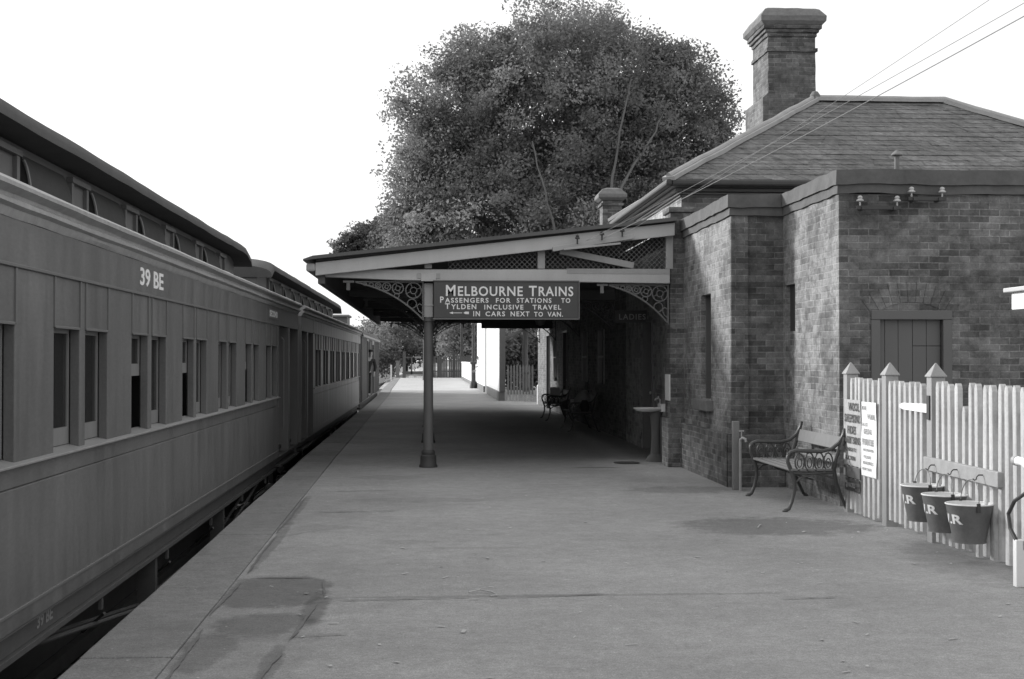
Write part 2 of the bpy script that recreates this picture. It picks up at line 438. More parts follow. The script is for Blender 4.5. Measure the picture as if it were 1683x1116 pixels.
# darker patch of newer asphalt and cracks across the surface
rp = random.Random(3)
def ragged(pts, n=7, amp=.035):
    out = []
    for (a, b) in zip(pts, pts[1:] + pts[:1]):
        for q in range(n):
            t = q / n; out.append((a[0] + (b[0] - a[0]) * t + rp.uniform(-amp, amp), a[1] + (b[1] - a[1]) * t + rp.uniform(-amp, amp)))
    return out
def crack(mb, a, b, w, z=.008):
    n = max(6, int((Vector(b) - Vector(a)).length / .07)); L = []
    d = (Vector(b) - Vector(a)).normalized(); nn = Vector((-d.y, d.x)); off = 0
    for i in range(n + 1):
        t = i / n; off += rp.uniform(-.006, .006); off *= .93
        ww = w * (rp.uniform(.3, 1.2)) * min(1, 6 * t + .15, 6 * (1 - t) + .15)
        c = Vector(a) + (Vector(b) - Vector(a)) * t + nn * off
        L.append((c + nn * ww / 2, c - nn * ww / 2))
    v = [(q.x, q.y, z) for pr in L for q in pr]
    mb.add(v, [(2 * i, 2 * i + 1, 2 * i + 3, 2 * i + 2) for i in range(n)])
k = MB()
for a_, b_, w_ in (((-.72, 9.12), (.35, 9.17), .020), ((.42, 9.14), (1.28, 9.26), .020), ((-1.2, 14.35), (-.3, 14.45), .03), ((-1.35, 16.6), (-.35, 16.7), .03), ((-.80, 7.95), (-.45, 8.0), .016), ((-1.28, 10.12), (-.78, 10.06), .034), ((-.75, 10.0), (-.70, 9.3), .02), ((-.72, 9.0), (-.79, 7.8), .024), ((-.80, 7.6), (-.86, 6.6), .022), ((-1.36, 12.5), (-1.33, 10.3), .022), ((-1.40, 16.0), (-1.37, 12.6), .026), ((-1.33, 9.9), (-1.345, 8.6), .02), ((-1.32, 8.2), (-1.30, 6.6), .022), ((-1.25, 8.92), (-.95, 8.9), .014), ((2.35, 9.0), (2.75, 9.05), .022), ((.2, 12.4), (.75, 12.47), .016), ((-1.35, 12.4), (-.95, 12.9), .012)):
    crack(k, a_, b_, w_)
struct('platform_cracks', k, 'crack_fill')
# straws, chips and paper scraps dropped on the asphalt
k = MB()
for q in range(150):
    X = rp.uniform(-1.3, 4.3); Y = rp.uniform(6.5, 19); L = rp.choice((.008, .01, .014, .02, .035)); a = rp.uniform(0, 6.3); w = min(L, rp.uniform(.004, .012))
    u, v_ = Vector((math.cos(a), math.sin(a))), Vector((-math.sin(a), math.cos(a)))
    k.add([(X + u.x * i_ * L + v_.x * j_ * w, Y + u.y * i_ * L + v_.y * j_ * w, .006 + .004 * (i_ > 0)) for i_, j_ in ((-1, -1), (1, -1), (1, 1), (-1, 1))], [(0, 1, 2, 3)])
k.tube([(.28, 9.35, .012), (.36, 9.40, .02), (.44, 9.33, .014), (.47, 9.24, .01), (.42, 9.22, .008)], .006, 5)
k.tube([(3.1, 12.75, .01), (3.16, 12.9, .02), (3.2, 13.0, .01)], .005, 5)
tag(k.build('litter', 'paper_grey'), kind='stuff')
k = MB()                                   # ballast bed under the train
k.add([(-7.5, -10, -1.02), (-2.0, -10, -1.02), (-2.3, 60, -1.02), (-3, 240, -1.02), (-8, 240, -1.02)], [(0, 1, 2, 3, 4)])
struct('track_bed', k, 'ballast')
k = MB()
for X in (-4.65, -3.05): k.box(X - .035, X + .035, -10, 230, -.98, -.85)
yy = -10
while yy < 200: k.box(-5.1, -2.6, yy, yy + .24, -1.015, -.985); yy += .8
struct('track', k, 'steel_rail')
# grassy bank beyond the platform
gb = MB(); n = 26; mrows = 14; vv = []
for j in range(mrows):
    for i in range(n):
        X = -4.2 + 16 * i / (n - 1); Y = 118.5 + 5.5 * j
        Z = -1.0 + min(1, j / 4) * (1.25 + .35 * math.sin(X * .9 + j) + rp.uniform(-.1, .1)) * (0.35 + .65 * min(1, i / 5))
        vv.append((X, Y, Z))
gb.add(vv, [(j * n + i, j * n + i + 1, (j + 1) * n + i + 1, (j + 1) * n + i) for j in range(mrows - 1) for i in range(n - 1)])
struct('grass_bank', gb, 'dry_grass')

# ------------------------------------------------------------------ railway carriages
XS = -2.35; XC = -3.85
def arch_roof(y0, y1, half, ze, rise, edge, end0, end1, m=14, step=.55):
    secs = []; ys = [y0]
    while ys[-1] < y1 - step: ys.append(ys[-1] + step)
    ys.append(y1)
    for yq in ys:
        d = 0
        if end1 and yq > y1 - .5: d = .16 * ((yq - (y1 - .5)) / .5) ** 2
        if end0 and yq < y0 + .5: d = .16 * (((y0 + .5) - yq) / .5) ** 2
        j = rp.uniform(-.008, .008); sec = []
        for q in range(m + 1):
            a = math.pi * q / m; sec.append((XC + half * math.cos(a), yq, ze + rise * math.sin(a) ** .8 - d + j))
        sec += [(XC - half, yq, ze - edge - d + j), (XC - half + .10, yq, ze - edge - d), (XC + half - .10, yq, ze - edge - d), (XC + half, yq, ze - edge - d + j)]
        secs.append(sec)
    return MB().loft(secs)

def carriage(name, label, y0, y1, first, n_bays, bay, vest0, vest1, cler0, cler1, number=None, sash_state=None, group='carriages of the passenger train'):
    root = thing(name, (XC, (y0 + y1) / 2, -.85), label, 'railway carriage', group)
    s0, s1 = y0 + vest0, y1 - vest1                       # straight panelled side
    side = MB()
    side.box(XS, XS - .06, s0, s1, .05, .86); side.box(XS - .012, XS - .06, s0, s1, .862, .985)
    side.box(XS, XS - .06, s0, s1, 2.13, 2.40)
    # pillars, upper panels
    edges = [s0]; wins = []
    for b in range(n_bays):
        yb = first + b * bay
        for w in ((0, .64), (.79, 1.45)):
            a, c = yb + w[0], yb + w[1]
            if a > s0 + .1 and c < s1 - .1: wins.append((a, c, b, w[0] > 0))
    cur = s0
    for (a, c, b, q) in wins:
        side.box(XS - .004, XS - .07, cur, a, .987, 2.128); side.box(XS - .006, XS - .05, a + .001, c - .001, 1.80, 2.128); cur = c
    side.box(XS - .004, XS - .07, cur, s1, .987, 2.128)
    body = side.build('body', 'carriage_paint', root, bevel=.006)
    t = MB()
    t.box(XS + .012, XS - .004, s0, s1, 2.125, 2.145); t.box(XS + .010, XS - .004, s0, s1, .148, .168)
    for (a, c, b, q) in wins:
        for yq in (a, c): t.box(XS + .007, XS - .01, yq - .012, yq + .012, 1.80, 2.123)
        t.box(XS + .004, XS - .01, a + .013, c - .013, 1.795, 1.812)
    # pillar foot blocks
    t.build('moulding', 'carriage_trim', body, bevel=.003)
    t = MB(); t.prism([(XS + .035, .985), (XS + .035, 1.0), (XS - .10, 1.03), (XS - .10, .985)], 'y', s0, s1)
    t.build('window_sill', 'carriage_sill', root, bevel=.004)
    # windows
    for idx, (a, c, b, q) in enumerate(wins):
        st = (sash_state or {}).get((b, q), 0)
        fr = MB(); xa, xb = XS - .075, XS - .105
        if st == 0: zb, zt, rail = 1.031, 1.80, .115
        else: zb, zt, rail = 1.031 + .43, 1.80, .10
        fr.box(xa, xb, a + .0, c - .0, zb, zb + rail)
        fr.box(xa, xb, a, a + .035, zb + rail, zt); fr.box(xa, xb, c - .035, c, zb + rail, zt); fr.box(xa, xb, a + .035, c - .035, zt - .03, zt)
        w = fr.build('window', 'sash_wood', root)
        gl = MB(); gl.box(xa - .012, xa - .016, a + .035, c - .035, zb + rail, zt - .03); gl.build('pane', 'window_glass', w)
    # interior: floor, corridor partition, ceiling
    t = MB(); t.box(XS - .12, XC - 1.42, y0 + .1, y1 - .1, .10, .16); t.box(-3.25, -3.29, s0, s1, .162, 2.3); t.box(XC - 1.42, XC - 1.47, y0, y1, .05, 2.4)
    t.box(XS - .06, XC - 1.4, s0, s1, 2.31, 2.34)
    for b in range(n_bays): t.box(-3.2, -2.9, first + b * bay + 1.75, first + b * bay + 1.82, .162, 2.0)
    t.build('interior', 'carriage_inside', root)
    # gutter and cornice
    gt = MB()
    prof = [(XS + .055, 2.60), (XS + .085, 2.575), (XS + .085, 2.55), (XS + .055, 2.535), (XS + .03, 2.525), (XS + .03, 2.505), (XS + .055, 2.49), (XS + .055, 2.465), (XS + .02, 2.45), (XS + .018, 2.43), (XS, 2.402), (XS - .06, 2.402), (XS - .06, 2.60)]
    ys = np.arange(y0 - .02, y1 + .02, .5)
    gt.loft([[(px + rp.uniform(-.003, .003), yq, pz + rp.uniform(-.004, .004)) for px, pz in prof] for yq in ys])
    gt.build('gutter', 'gutter_lead', root, smooth=True)
    lr = MB(); lr.prism([(XS - .05, 2.595), (-2.7, 2.74), (-3.25, 2.86), (-3.25, 2.80), (-2.7, 2.68), (XS - .05, 2.55)], 'y', y0, y1)
    lr.prism([(2 * XC - XS + .05, 2.595), (2 * XC + 2.7, 2.74), (2 * XC + 3.25, 2.86), (2 * XC + 3.25, 2.80), (2 * XC + 2.7, 2.68), (2 * XC - XS + .05, 2.55)], 'y', y0, y1)
    lr.build('lower_roof', 'roof_canvas', root)
    # clerestory
    if cler1 > cler0:
        cl = MB(); cl.box(-3.26, 2 * XC + 3.26, cler0 + .05, cler1 - .15, 2.80, 3.30)
        clo = cl.build('clerestory', 'clerestory_paint', root)
        yq = 10.7 - 2.2 * 12
        while yq < cler1 - .8:
            if yq > cler0 + .4:
                f = MB(); f.box(-3.258, -3.215, yq - .31, yq - .23, 2.82, 3.20); f.box(-3.258, -3.215, yq + .23, yq + .31, 2.82, 3.20); f.box(-3.257, -3.22, yq - .232, yq + .232, 2.82, 2.90)
                f.box(-3.258, -3.20, yq - .33, yq + .33, 3.198, 3.245)
                fo = f.build('clerestory_window', 'clerestory_frame', clo)
                gl = MB(); gl.box(-3.258, -3.25, yq - .23, yq + .23, 2.9, 3.198); gl.build('pane', 'clerestory_frame', clo)
                if yq + 1.95 < cler1 - .3:
                    pr = [(-3.258, 3.24)] + [(-3.258 + .09 * math.sin(math.pi * .5 * q / 6) ** .8, 3.22 - .40 * (q / 6) ** 1.4) for q in range(1, 7)] + [(-3.258, 2.80)]
                    vt = MB(); vt.prism(pr, 'y', yq + .44, yq + 1.75); vt.build('ventilator', 'underframe', clo, smooth=True)
                    vt = MB(); vt.tube([(x_ + .006, yq + .43, z_) for x_, z_ in pr[1:-1]], .013, 6); vt.build('ventilator_rim', 'sash_wood', clo)
            yq += 2.2
        arch_roof(cler0, cler1, .88, 3.37, .20, .05, True, True).build('upper_roof', 'roof_canvas', root, smooth=True)
    # vestibule with recessed door
    for (va, vb) in (((y0, s0) if vest0 else (0, 0)), ((s1, y1) if vest1 else (0, 0))):
        if vb - va < .3: continue
        d = MB(); d.box(-2.62, -2.66, va + .03, vb - .03, .12, 2.4)
        d.box(XS, XS - .28, va, va + .06, .05, 2.40); d.box(XS, XS - .28, vb - .06, vb, .05, 2.40); d.box(XS - .003, XS - .06, va + .062, vb - .062, 2.13, 2.40)
        if vb - va > 1.8: d.box(XS - .001, XS - .27, (va + vb) / 2 - .1, (va + vb) / 2 + .12, .05, 2.128)
        vp = d.build('vestibule', 'carriage_trim', root, bevel=.005)
        dr = MB(); ym = va + .4; dr.box(-2.60, -2.618, ym, min(ym + .75, vb - .12), .16, 2.05)
        do = dr.build('door', 'door_paint', root, bevel=.006)
        gl = MB(); gl.box(-2.592, -2.599, ym + .12, min(ym + .62, vb - .25), 1.1, 1.9); gl.build('door_pane', 'dark_glass', do)
        hr = MB(); hr.tube([(XS + .05, va + .15, .5), (XS + .06, va + .15, .55), (XS + .06, va + .15, 1.9), (XS + .02, va + .15, 1.95)], .014, 8)
        hr.build('handrail', 'carriage_trim', root)
        hd = MB(); hd.lathe([(.0, -.03), (.022, -.02), (.028, 0), (.02, .02), (.0, .03)], (-2.56, va + .5, .98), 10); hd.build('door_handle', 'rim_metal', do)
        sb = MB(); sb.box(XS + .02, XS - .25, va + .2, vb - .2, -.12, -.08); sb.build('step', 'underframe', root)
    # ends
    for ya_, yb_ in ((y0 + .001, y0 + .05), (y1 - .05, y1 - .001)): e = MB(); e.box(XS - .02, 2 * XC - XS + .02, ya_, yb_, .05, 2.6); e.build('end_wall', 'underframe', root)
    # underframe
    u = MB(); u.box(XS - .09, XS - .15, y0 + .05, y1 - .05, -.13, .048); u.box(XS - .06, XS - .20, y0 + .05, y1 - .05, -.172, -.132); u.box(XS - .75, XC - .9, y0 + 4.6, y1 - 4.6, -.86, -.174); u.box(XS - .01, XS - .2, y0 + .05, y1 - .05, .03, .049)  # long box between the bogies is added to block the bright ground beyond
    u.box(XC - .3, XC + .3, y0, y1, -.25, .04)
    sol = u.build('solebar', 'underframe_flange', root, bevel=.004)
    tr = MB(); ya, yb_ = y0 + 4.6, y1 - 4.4; q1, q2 = ya + (yb_ - ya) * .33, ya + (yb_ - ya) * .67
    for off in (0, .11):
        tr.tube([(XS - .14 - off, ya, -.18), (XS - .14 - off, q1, -.62), (XS - .14 - off, q2, -.62), (XS - .14 - off, yb_, -.18)], .018, 8)
    for q in (q1, q2): tr.box(XS - .10, XS - .26, q - .05, q + .05, -.62, -.174)
    yy = y0 + 1.2
    while yy < y1 - 1: tr.box(XS - .075, XS - .10, yy, yy + .06, -.27, -.174); tr.tube([(XS - .06, yy + .03, -.3), (XS - .3, yy + .35, -.5)], .012, 6); yy += 2.6
    tr.build('truss_rod', 'underframe_flange', root)
    for yc in (y0 + 2.6, y1 - 2.6):
        b = MB(); b.box(-2.78, -2.88, yc - 1.7, yc + 1.7, -.58, -.38); b.box(2 * XC + 2.78, 2 * XC + 2.88, yc - 1.7, yc + 1.7, -.58, -.38); b.box(-2.9, 2 * XC + 2.9, yc - .2, yc + .2, -.5, -.3)
        bo = b.build('bogie', 'underframe', root, bevel=.01)
        for ya_ in (yc - 1.15, yc + 1.15):
            for X in (-3.05, -4.65):
                w = MB(); w.lathe([(.05, -.07), (.39, -.05), (.42, -.04), (.43, .06), (.05, .07)], (X, ya_, -.42), 24, 'x'); w.build('wheel', 'underframe', bo, smooth=True)
    return root, body

st = {(3, False): 1, (4, False): 1, (6, False): 1, (5, True): 0, (1, False): 0}
car, cbody = carriage('railway_carriage', 'nearest dark railway carriage lettered 39 BE with paired sash windows beside the platform', 4.0, 25.1, 4.26, 8, 2.27, 0, 3.3, 3.5, 23.4, True, st)
car2, cb2 = carriage('railway_carriage', 'second dark railway carriage in the middle of the train, coupled behind the lettered one', 25.7, 48.2, 28.95, 9, 2.18, 2.7, .9, 26.3, 47.6, None, {(2, False): 1})
lt = MB()
text_on(lt, '39 BE', (XS + .0, 11.36, 2.205), (0, 1, 0), .98, .15, (1, 0, 0), bold=.02)
lt.build('lettering', 'white_letters', cbody)
pl_ = MB(); pl_.box(XS + .002, XS + .008, 20.42, 21.66, 2.21, 2.35); plo = pl_.build('class_plate', 'wall_frame', car)
lt = MB(); text_on(lt, 'SECOND', (XS + .009, 20.50, 2.235), (0, 1, 0), 1.06, .095, (1, 0, 0), bold=.03); lt.build('lettering', 'white_letters', plo)
lt = MB(); text_on(lt, '39 BE', (XS - .089, 8.75, -.09), (0, 1, 0), .36, .085, (1, 0, 0), bold=.02); lt.build('lettering', 'faded_letters', [o for o in C.objects if o.parent == car and o.name.startswith('solebar')][0])

# guard's van at the far end
van = thing('guard_van', (XC, 59.2, -.85), 'guard van of vertical boards at the far end of the train', 'railway van')
v = MB(); v.grid_wall('x', XS - .06, XS, 49.3, 66.5, .05, 2.4, [(53.4, 54.75, .12, 2.25), (58.4, 60.4, .1, 2.2)])
vb = v.build('body', 'carriage_paint', van, bevel=.005)
v = MB(); yy = 49.3
while yy < 66.4:
    if not (53.3 < yy < 54.8 or 58.3 < yy < 60.5): v.box(XS + .012, XS - .002, yy, yy + .035, .08, 2.38)
    yy += .42
v.box(XS + .05, XS + .001, 53.2, 53.4, .1, 2.3); v.box(XS + .05, XS + .001, 54.75, 54.95, .1, 2.3)
v.build('batten', 'carriage_trim', vb)
v = MB(); v.box(-2.45, -2.49, 58.3, 60.5, .1, 2.2); dd = v.build('door', 'carriage_trim', van)
v = MB(); v.box(-2.40, -2.448, 58.4, 58.5, .12, 2.18); v.box(-2.40, -2.448, 60.3, 60.4, .12, 2.18); v.build('door_frame', 'carriage_paint', dd)
v = MB(); v.box(-2.42, -5.3, 49.35, 66.4, .05, .14); v.box(-3.4, -3.45, 49.4, 66.4, .142, 2.4); v.box(-5.3, -5.35, 49.3, 66.5, .05, 2.4); v.box(XS - .005, -5.34, 49.301, 49.34, .15, 2.6); v.box(XS - .005, -5.34, 66.46, 66.499, .15, 2.6)
v.build('interior', 'carriage_inside', van)
v = MB(); v.loft([[(XC + 1.56 * math.cos(math.pi * q / 16), yq, 2.42 + .55 * math.sin(math.pi * q / 16)) for q in range(17)] for yq in (49.2, 58, 66.6)]); v.build('roof', 'corrugated', van, smooth=True)
v = MB()
v.box(XC - .55, XC + .55, 56.5, 58.4, 2.9, 3.34); v.prism([(56.35, 3.342), (58.55, 3.342), (58.4, 3.42), (56.5, 3.42)], 'x', XC - .62, XC + .62); v.build('lookout', 'clerestory_paint', van, bevel=.01)
gt = MB(); gt.box(XS + .06, XS - .03, 49.2, 66.6, 2.40, 2.49); gt.build('gutter', 'gutter_lead', van, bevel=.015)
v = MB(); v.box(XS - .07, XS - .14, 49.4, 66.4, -.26, .045); v.build('solebar', 'underframe_flange', van)
v = MB()
for yc in (52.2, 63.6):
    for q in (-1.15, 1.15):
        for X in (-3.05, -4.65): v.lathe([(.05, -.07), (.42, -.05), (.43, .06), (.05, .07)], (X, yc + q, -.42), 20, 'x')
    v.box(-2.75, -2.87, yc - 1.6, yc + 1.6, -.58, -.36)
v.build('bogie', 'underframe', van)

# ------------------------------------------------------------------ guard leaning from the van door
def skin(verts, edges, radii, name, mat, parent, sub=2):
    me = bpy.data.meshes.new(name); me.from_pydata(verts, edges, []); o = bpy.data.objects.new(name, me); C.objects.link(o)
    o.modifiers.new('skin', 'SKIN'); m = o.modifiers.new('sub', 'SUBSURF'); m.levels = sub; m.render_levels = sub
    for d, r in zip(me.skin_vertices[0].data, radii): d.radius = r if isinstance(r, tuple) else (r, r)
    me.skin_vertices[0].data[0].use_root = True
    dg = bpy.context.evaluated_depsgraph_get(); m2 = bpy.data.meshes.new_from_object(o.evaluated_get(dg)); m2.name = name
    bpy.data.objects.remove(o); bpy.data.meshes.remove(me)
    m2.materials.clear(); m2.materials.append(MAT[mat])
    for p_ in m2.polygons: p_.use_smooth = True
    q = bpy.data.objects.new(name, m2); C.objects.link(q); q.parent = parent; return q
gd = thing('person', (-2.40, 54.2, .14), 'person in a dark uniform leaning out of the van doorway', 'person')
H = []; Ed = []; Rd = []
def j(p_, r_, par=None):
    H.append(p_); Rd.append(r_)
    if par is not None: Ed.append((par, len(H) - 1))
    return len(H) - 1
pel = j((0, 0, .93), (.15, .11)); ch = j((.05, -.02, 1.22), (.17, .12), pel); sh_ = j((.10, -.03, 1.42), (.14, .10), ch)
nk = j((.13, -.04, 1.52), .055, sh_); hd0 = j((.15, -.05, 1.60), (.075, .085), nk); hd1 = j((.16, -.06, 1.70), (.085, .10), hd0); hd2 = j((.155, -.055, 1.78), (.06, .07), hd1)
ns = j((.18, -.165, 1.665), .014, hd1)
for sgn in (-1, 1):
    hp = j((.09 * sgn, 0, .86), .10, pel); kn = j((.10 * sgn, -.03, .48), .065, hp); an = j((.10 * sgn, .02, .08), .042, kn); j((.10 * sgn + .01, -.13, .035), .038, an)
    s_ = j((.10 + .19 * sgn, -.02, 1.40), .062, sh_); el_ = j((.10 + .25 * sgn, .0 - (.08 if sgn > 0 else 0), 1.12), .046, s_); wr = j((.08 + .22 * sgn, -.16, .92), .03, el_)
    pa = j((.08 + .22 * sgn, -.20, .85), (.040, .02), wr)
    for q in range(4):
        f1 = j((.08 + .22 * sgn + (q - 1.5) * .02, -.225, .80), .010, pa); j((.08 + .22 * sgn + (q - 1.5) * .021, -.22, .755 + .008 * abs(q - 1.3)), .008, f1)
    j((.08 + .22 * sgn - .05 * sgn, -.225, .835), .011, pa)
skin(H, Ed, Rd, 'body', 'skin', gd)
jk = skin([(0, 0, .82), (.02, 0, .98), (.05, -.02, 1.22), (.10, -.03, 1.43), (.125, -.04, 1.49), (-.09, -.02, 1.41), (-.15, 0, 1.12), (-.135, -.15, .94), (.29, -.02, 1.41), (.35, -.08, 1.12), (.305, -.15, .94)],
     [(0, 1), (1, 2), (2, 3), (3, 4), (3, 5), (5, 6), (6, 7), (3, 8), (8, 9), (9, 10)],
     [(.19, .14), (.18, .135), (.195, .145), (.165, .125), .068, .08, .062, .05, .08, .062, .05], 'jacket', 'cloth_dark', gd)
skin([(0, 0, .92), (.09, 0, .85), (.10, -.03, .48), (.10, .02, .09), (-.09, 0, .85), (-.10, -.03, .48), (-.10, .02, .09)], [(0, 1), (1, 2), (2, 3), (0, 4), (4, 5), (5, 6)],
     [(.165, .125), .115, .085, .07, .115, .085, .07], 'trousers', 'cloth_dark', gd)
cp = MB(); cp.lathe([(.095, 0), (.10, .04), (.125, .075), (.12, .095), (.0, .11)], (-2.40 + .158, 54.2 - .05, .14 + 1.735), 16); cp.prism([(-2.40 + .09, 54.2 - .13), (-2.40 + .22, 54.2 - .13), (-2.40 + .20, 54.2 - .20), (-2.40 + .12, 54.2 - .20)], 'z', .14 + 1.735, .14 + 1.748)
cp.build('cap', 'hair', gd, smooth=True)

# ------------------------------------------------------------------ lavatory block: flat roofed brick outbuilding with stepped walls
lav = thing('brick_outbuilding', (6.5, 17.2, 0), 'flat roofed sooty brick outbuilding with stepped parapet walls behind the bench and picket fence', 'building')
w = MB()
w.grid_wall('y', 14.65, 14.90, 4.721, 12.0, 0, 3.40, [(4.85, 5.69, 0, 2.11)])                       # wall facing the camera
w2 = MB(); w2.grid_wall('x', 4.468, 4.72, 14.652, 17.0, 0, 3.40, [(16.43, 16.89, 1.94, 2.52)])                   # wall behind the bench
w.box(4.051, 4.90, 17.0, 17.25, 0, 3.40); w.box(4.4685, 4.7205, 14.645, 14.6515, 0, 3.40); w.box(3.80, 4.05, 17.0, 17.019, 0, 3.40)                                                            # short return
w2.grid_wall('x', 3.798, 4.05, 17.02, 20.3, 0, 3.40, [(18.19, 18.85, 1.05, 2.48)])
w.box(11.75, 12.0, 14.901, 20.3, 0, 3.40)
w.box(3.795, 4.01, 16.945, 16.999, 0, 3.40)
w.box(4.721, 11.749, 14.901, 20.3, 3.2, 3.3)
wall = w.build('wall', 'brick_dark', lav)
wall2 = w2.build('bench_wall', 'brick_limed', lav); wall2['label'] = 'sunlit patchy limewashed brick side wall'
# segmental arch of gauged bricks above the boarded opening
a = MB(); cx, zc, ra = 5.27, 1.52, .70
for q in range(11):
    t0, t1 = math.radians(128 - q * 7.0), math.radians(128 - (q + 1) * 7.0 + .35)
    a.prism([(cx + r_ * math.cos(t) * .98, zc + r_ * math.sin(t)) for r_, t in ((ra, t0), (ra, t1), (ra + .23, t1), (ra + .23, t0))], 'y', 14.643, 14.66)
a.build('arch', 'brick_dark', wall, bevel=.004)
cp = MB()
def coping(x0, x1, y0, y1): cp.box(x0, x1, y0, y1, 3.53, 3.66)
cp.box(4.42, 12.03, 14.58, 14.94, 3.50, 3.66); cp.box(4.42, 4.76, 14.941, 17.10, 3.50, 3.66); cp.box(3.74, 4.419, 16.88, 17.30, 3.50, 3.662); cp.box(3.74, 4.10, 17.301, 20.15, 3.50, 3.66)
cp.box(4.445, 12.01, 14.61, 14.92, 3.401, 3.498); cp.box(4.445, 4.74, 14.921, 16.95, 3.401, 3.498); cp.box(3.77, 4.444, 16.91, 17.28, 3.401, 3.498); cp.box(3.77, 4.08, 17.281, 20.15, 3.401, 3.498)
cpo = roughen(cp.build('coping', 'coping_soot', lav), .14, .016, 4.0)
pd = MB(); pd.box(4.41, 4.469, 14.60, 16.94, 0, .62) if False else None
pd.box(3.735, 3.799, 16.90, 20.0, 0, .66); pd.box(3.735, 4.46, 16.88, 16.944, 0, .66); pd.prism([(16.905, .661), (20.0, .661), (20.0, .662), (16.905, .662)], 'x', 3.75, 3.799)
pd.build('plinth', 'brick_dark', wall, bevel=.02)
pr = MB(); pr.box(3.60, 3.93, 20.15, 20.62, .72, 3.78); pr.box(3.55, 3.93, 20.10, 20.64, 0, .72); pr.box(3.57, 3.96, 20.11, 20.66, 3.78, 3.86)
pr.build('pier', 'brick_dark', lav, bevel=.012)
d = MB(); d.box(4.82, 5.72, 14.625, 14.70, 2.03, 2.13); d.box(4.82, 4.92, 14.63, 14.70, 0, 2.029); d.box(5.62, 5.72, 14.63, 14.70, 0, 2.029)
bw1 = d.build('boarded_opening', 'board_paint', lav, bevel=.006)
d = MB(); x = 4.921
for k_, wd in enumerate((.07, .15, .16, .155, .155, .09)):
    d.box(x + .002, min(x + wd, 5.619) - .003, 14.70, 14.72, .02, 2.029) if k_ < 3 else (d.box(x + .002, min(x + wd, 5.619) - .003, 14.70, 14.72, .02, 1.74), d.box(x + .002, min(x + wd, 5.619) - .003, 14.698, 14.72, 1.746, 2.029))
    x += wd
d.build('boards', 'board_paint', bw1, bevel=.003)
d = MB(); d.box(4.53, 4.56, 16.43, 16.89, 1.94, 2.52); d.build('slit_window', 'black_iron', lav)  # black plate near the wall face stands for the shade in the recess
d = MB(); d.box(3.93, 3.95, 18.19, 18.85, 1.05, 2.48); nw = d.build('narrow_window', 'black_iron', lav)
d = MB(); d.box(3.86, 3.928, 18.19, 18.23, 1.05, 2.48); d.box(3.86, 3.928, 18.81, 18.85, 1.05, 2.48); d.build('window_frame', 'brown_paint', nw)
d = MB(); d.box(3.70, 3.93, 18.05, 19.0, .90, 1.048); d.build('window_sill', 'cap_cement', lav, bevel=.01)
d = MB(); d.tube([(5.45, 15.6, 3.3), (5.45, 15.6, 4.0)], .03, 10); d.lathe([(.015, .05), (.07, 0), (.07, -.012), (.03, -.01)], (5.45, 15.6, 3.98), 14); d.build('vent_pipe', 'cap_cement', lav, smooth=True)
# insulator brackets fixed to the wall
def insul(x0, x1, z):
    b = MB(); b.box(x0, x1, 14.52, 14.56, z - .14, z - .10); b.box(x0 + .05, x0 + .09, 14.50, 14.648, z - .145, z - .11); b.box(x1 - .09, x1 - .05, 14.50, 14.648, z - .145, z - .11)
    o = b.build('insulator_bracket', 'black_iron', lav)
    for X in (x0 + .04, x1 - .04):
        s = MB(); s.tube([(X, 14.54, z - .10), (X, 14.54, z - .06)], .01, 6); s.lathe([(.015, -.06), (.040, -.05), (.040, -.04), (.022, -.025), (.028, -.012), (.02, .005), (.0, .012)], (X, 14.54, z), 14)
        s.build('insulator', 'faded_porcelain', o, smooth=True)
insul(4.63, 5.12, 3.36); insul(5.20, 5.62, 3.46)

# ------------------------------------------------------------------ station house
st_ = thing('station_building', (7.8, 34, 0), 'brick station house with slate hipped roof and tall corbelled chimney', 'building')
w = MB()
wing_holes = [(26.0, 27.1, 0, 2.3), (29.8, 30.9, 1.05, 2.25), (33.0, 34.1, 1.05, 2.25), (37.7, 38.9, 0, 2.4), (41.0, 42.0, 1.05, 2.25), (43.2, 44.3, 0, 2.4)]
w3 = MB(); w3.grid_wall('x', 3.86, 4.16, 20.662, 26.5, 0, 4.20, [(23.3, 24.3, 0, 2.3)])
w.box(3.861, 11.8, 20.655, 20.661, 0, 4.20); w.box(4.161, 11.8, 20.662, 20.96, 0, 4.20); w.box(11.5, 11.8, 20.961, 26.5, 0, 4.2)
w.grid_wall('x', 3.87, 4.16, 26.501, 48.0, 0, 3.62, wing_holes if False else [h for h in wing_holes if h[0] > 26.5])
w.box(4.161, 9.0, 47.7, 48.0, 0, 3.62); w.box(4.161, 11.8, 26.2, 26.5, 0, 4.2)
wall = w.build('wall', 'brick_house', st_); w3.build('side_wall', 'brick_sunlit', st_)  # side wall painted paler for the sun falling on it
# cornice and gutter under the eaves
c_ = MB()
for (o_, z0, z1) in ((.03, 4.07, 4.10), (.06, 4.105, 4.14), (.11, 4.145, 4.20)):
    c_.box(3.86 - o_, 3.859, 20.66 - o_, 26.5 + o_, z0, z1); c_.box(3.861, 11.8 + o_, 20.66 - o_, 20.659, z0, z1)
c_.build('cornice', 'brown_paint', st_, bevel=.01)
c_ = MB(); c_.box(3.56, 3.66, 20.30, 26.7, 4.205, 4.30); c_.box(3.661, 12.15, 20.30, 20.40, 4.205, 4.30); c_.build('gutter', 'black_iron', st_, bevel=.03)
c_ = MB(); c_.box(3.662, 12.1, 20.402, 26.65, 4.202, 4.26); c_.build('soffit', 'brown_paint', st_)
e0, e1, e2, e3 = (3.60, 20.34, 4.29), (12.15, 20.34, 4.29), (12.15, 26.68, 4.29), (3.60, 26.68, 4.29)
rl, rr_ = (6.72, 23.45, 6.10), (9.05, 23.45, 6.10)
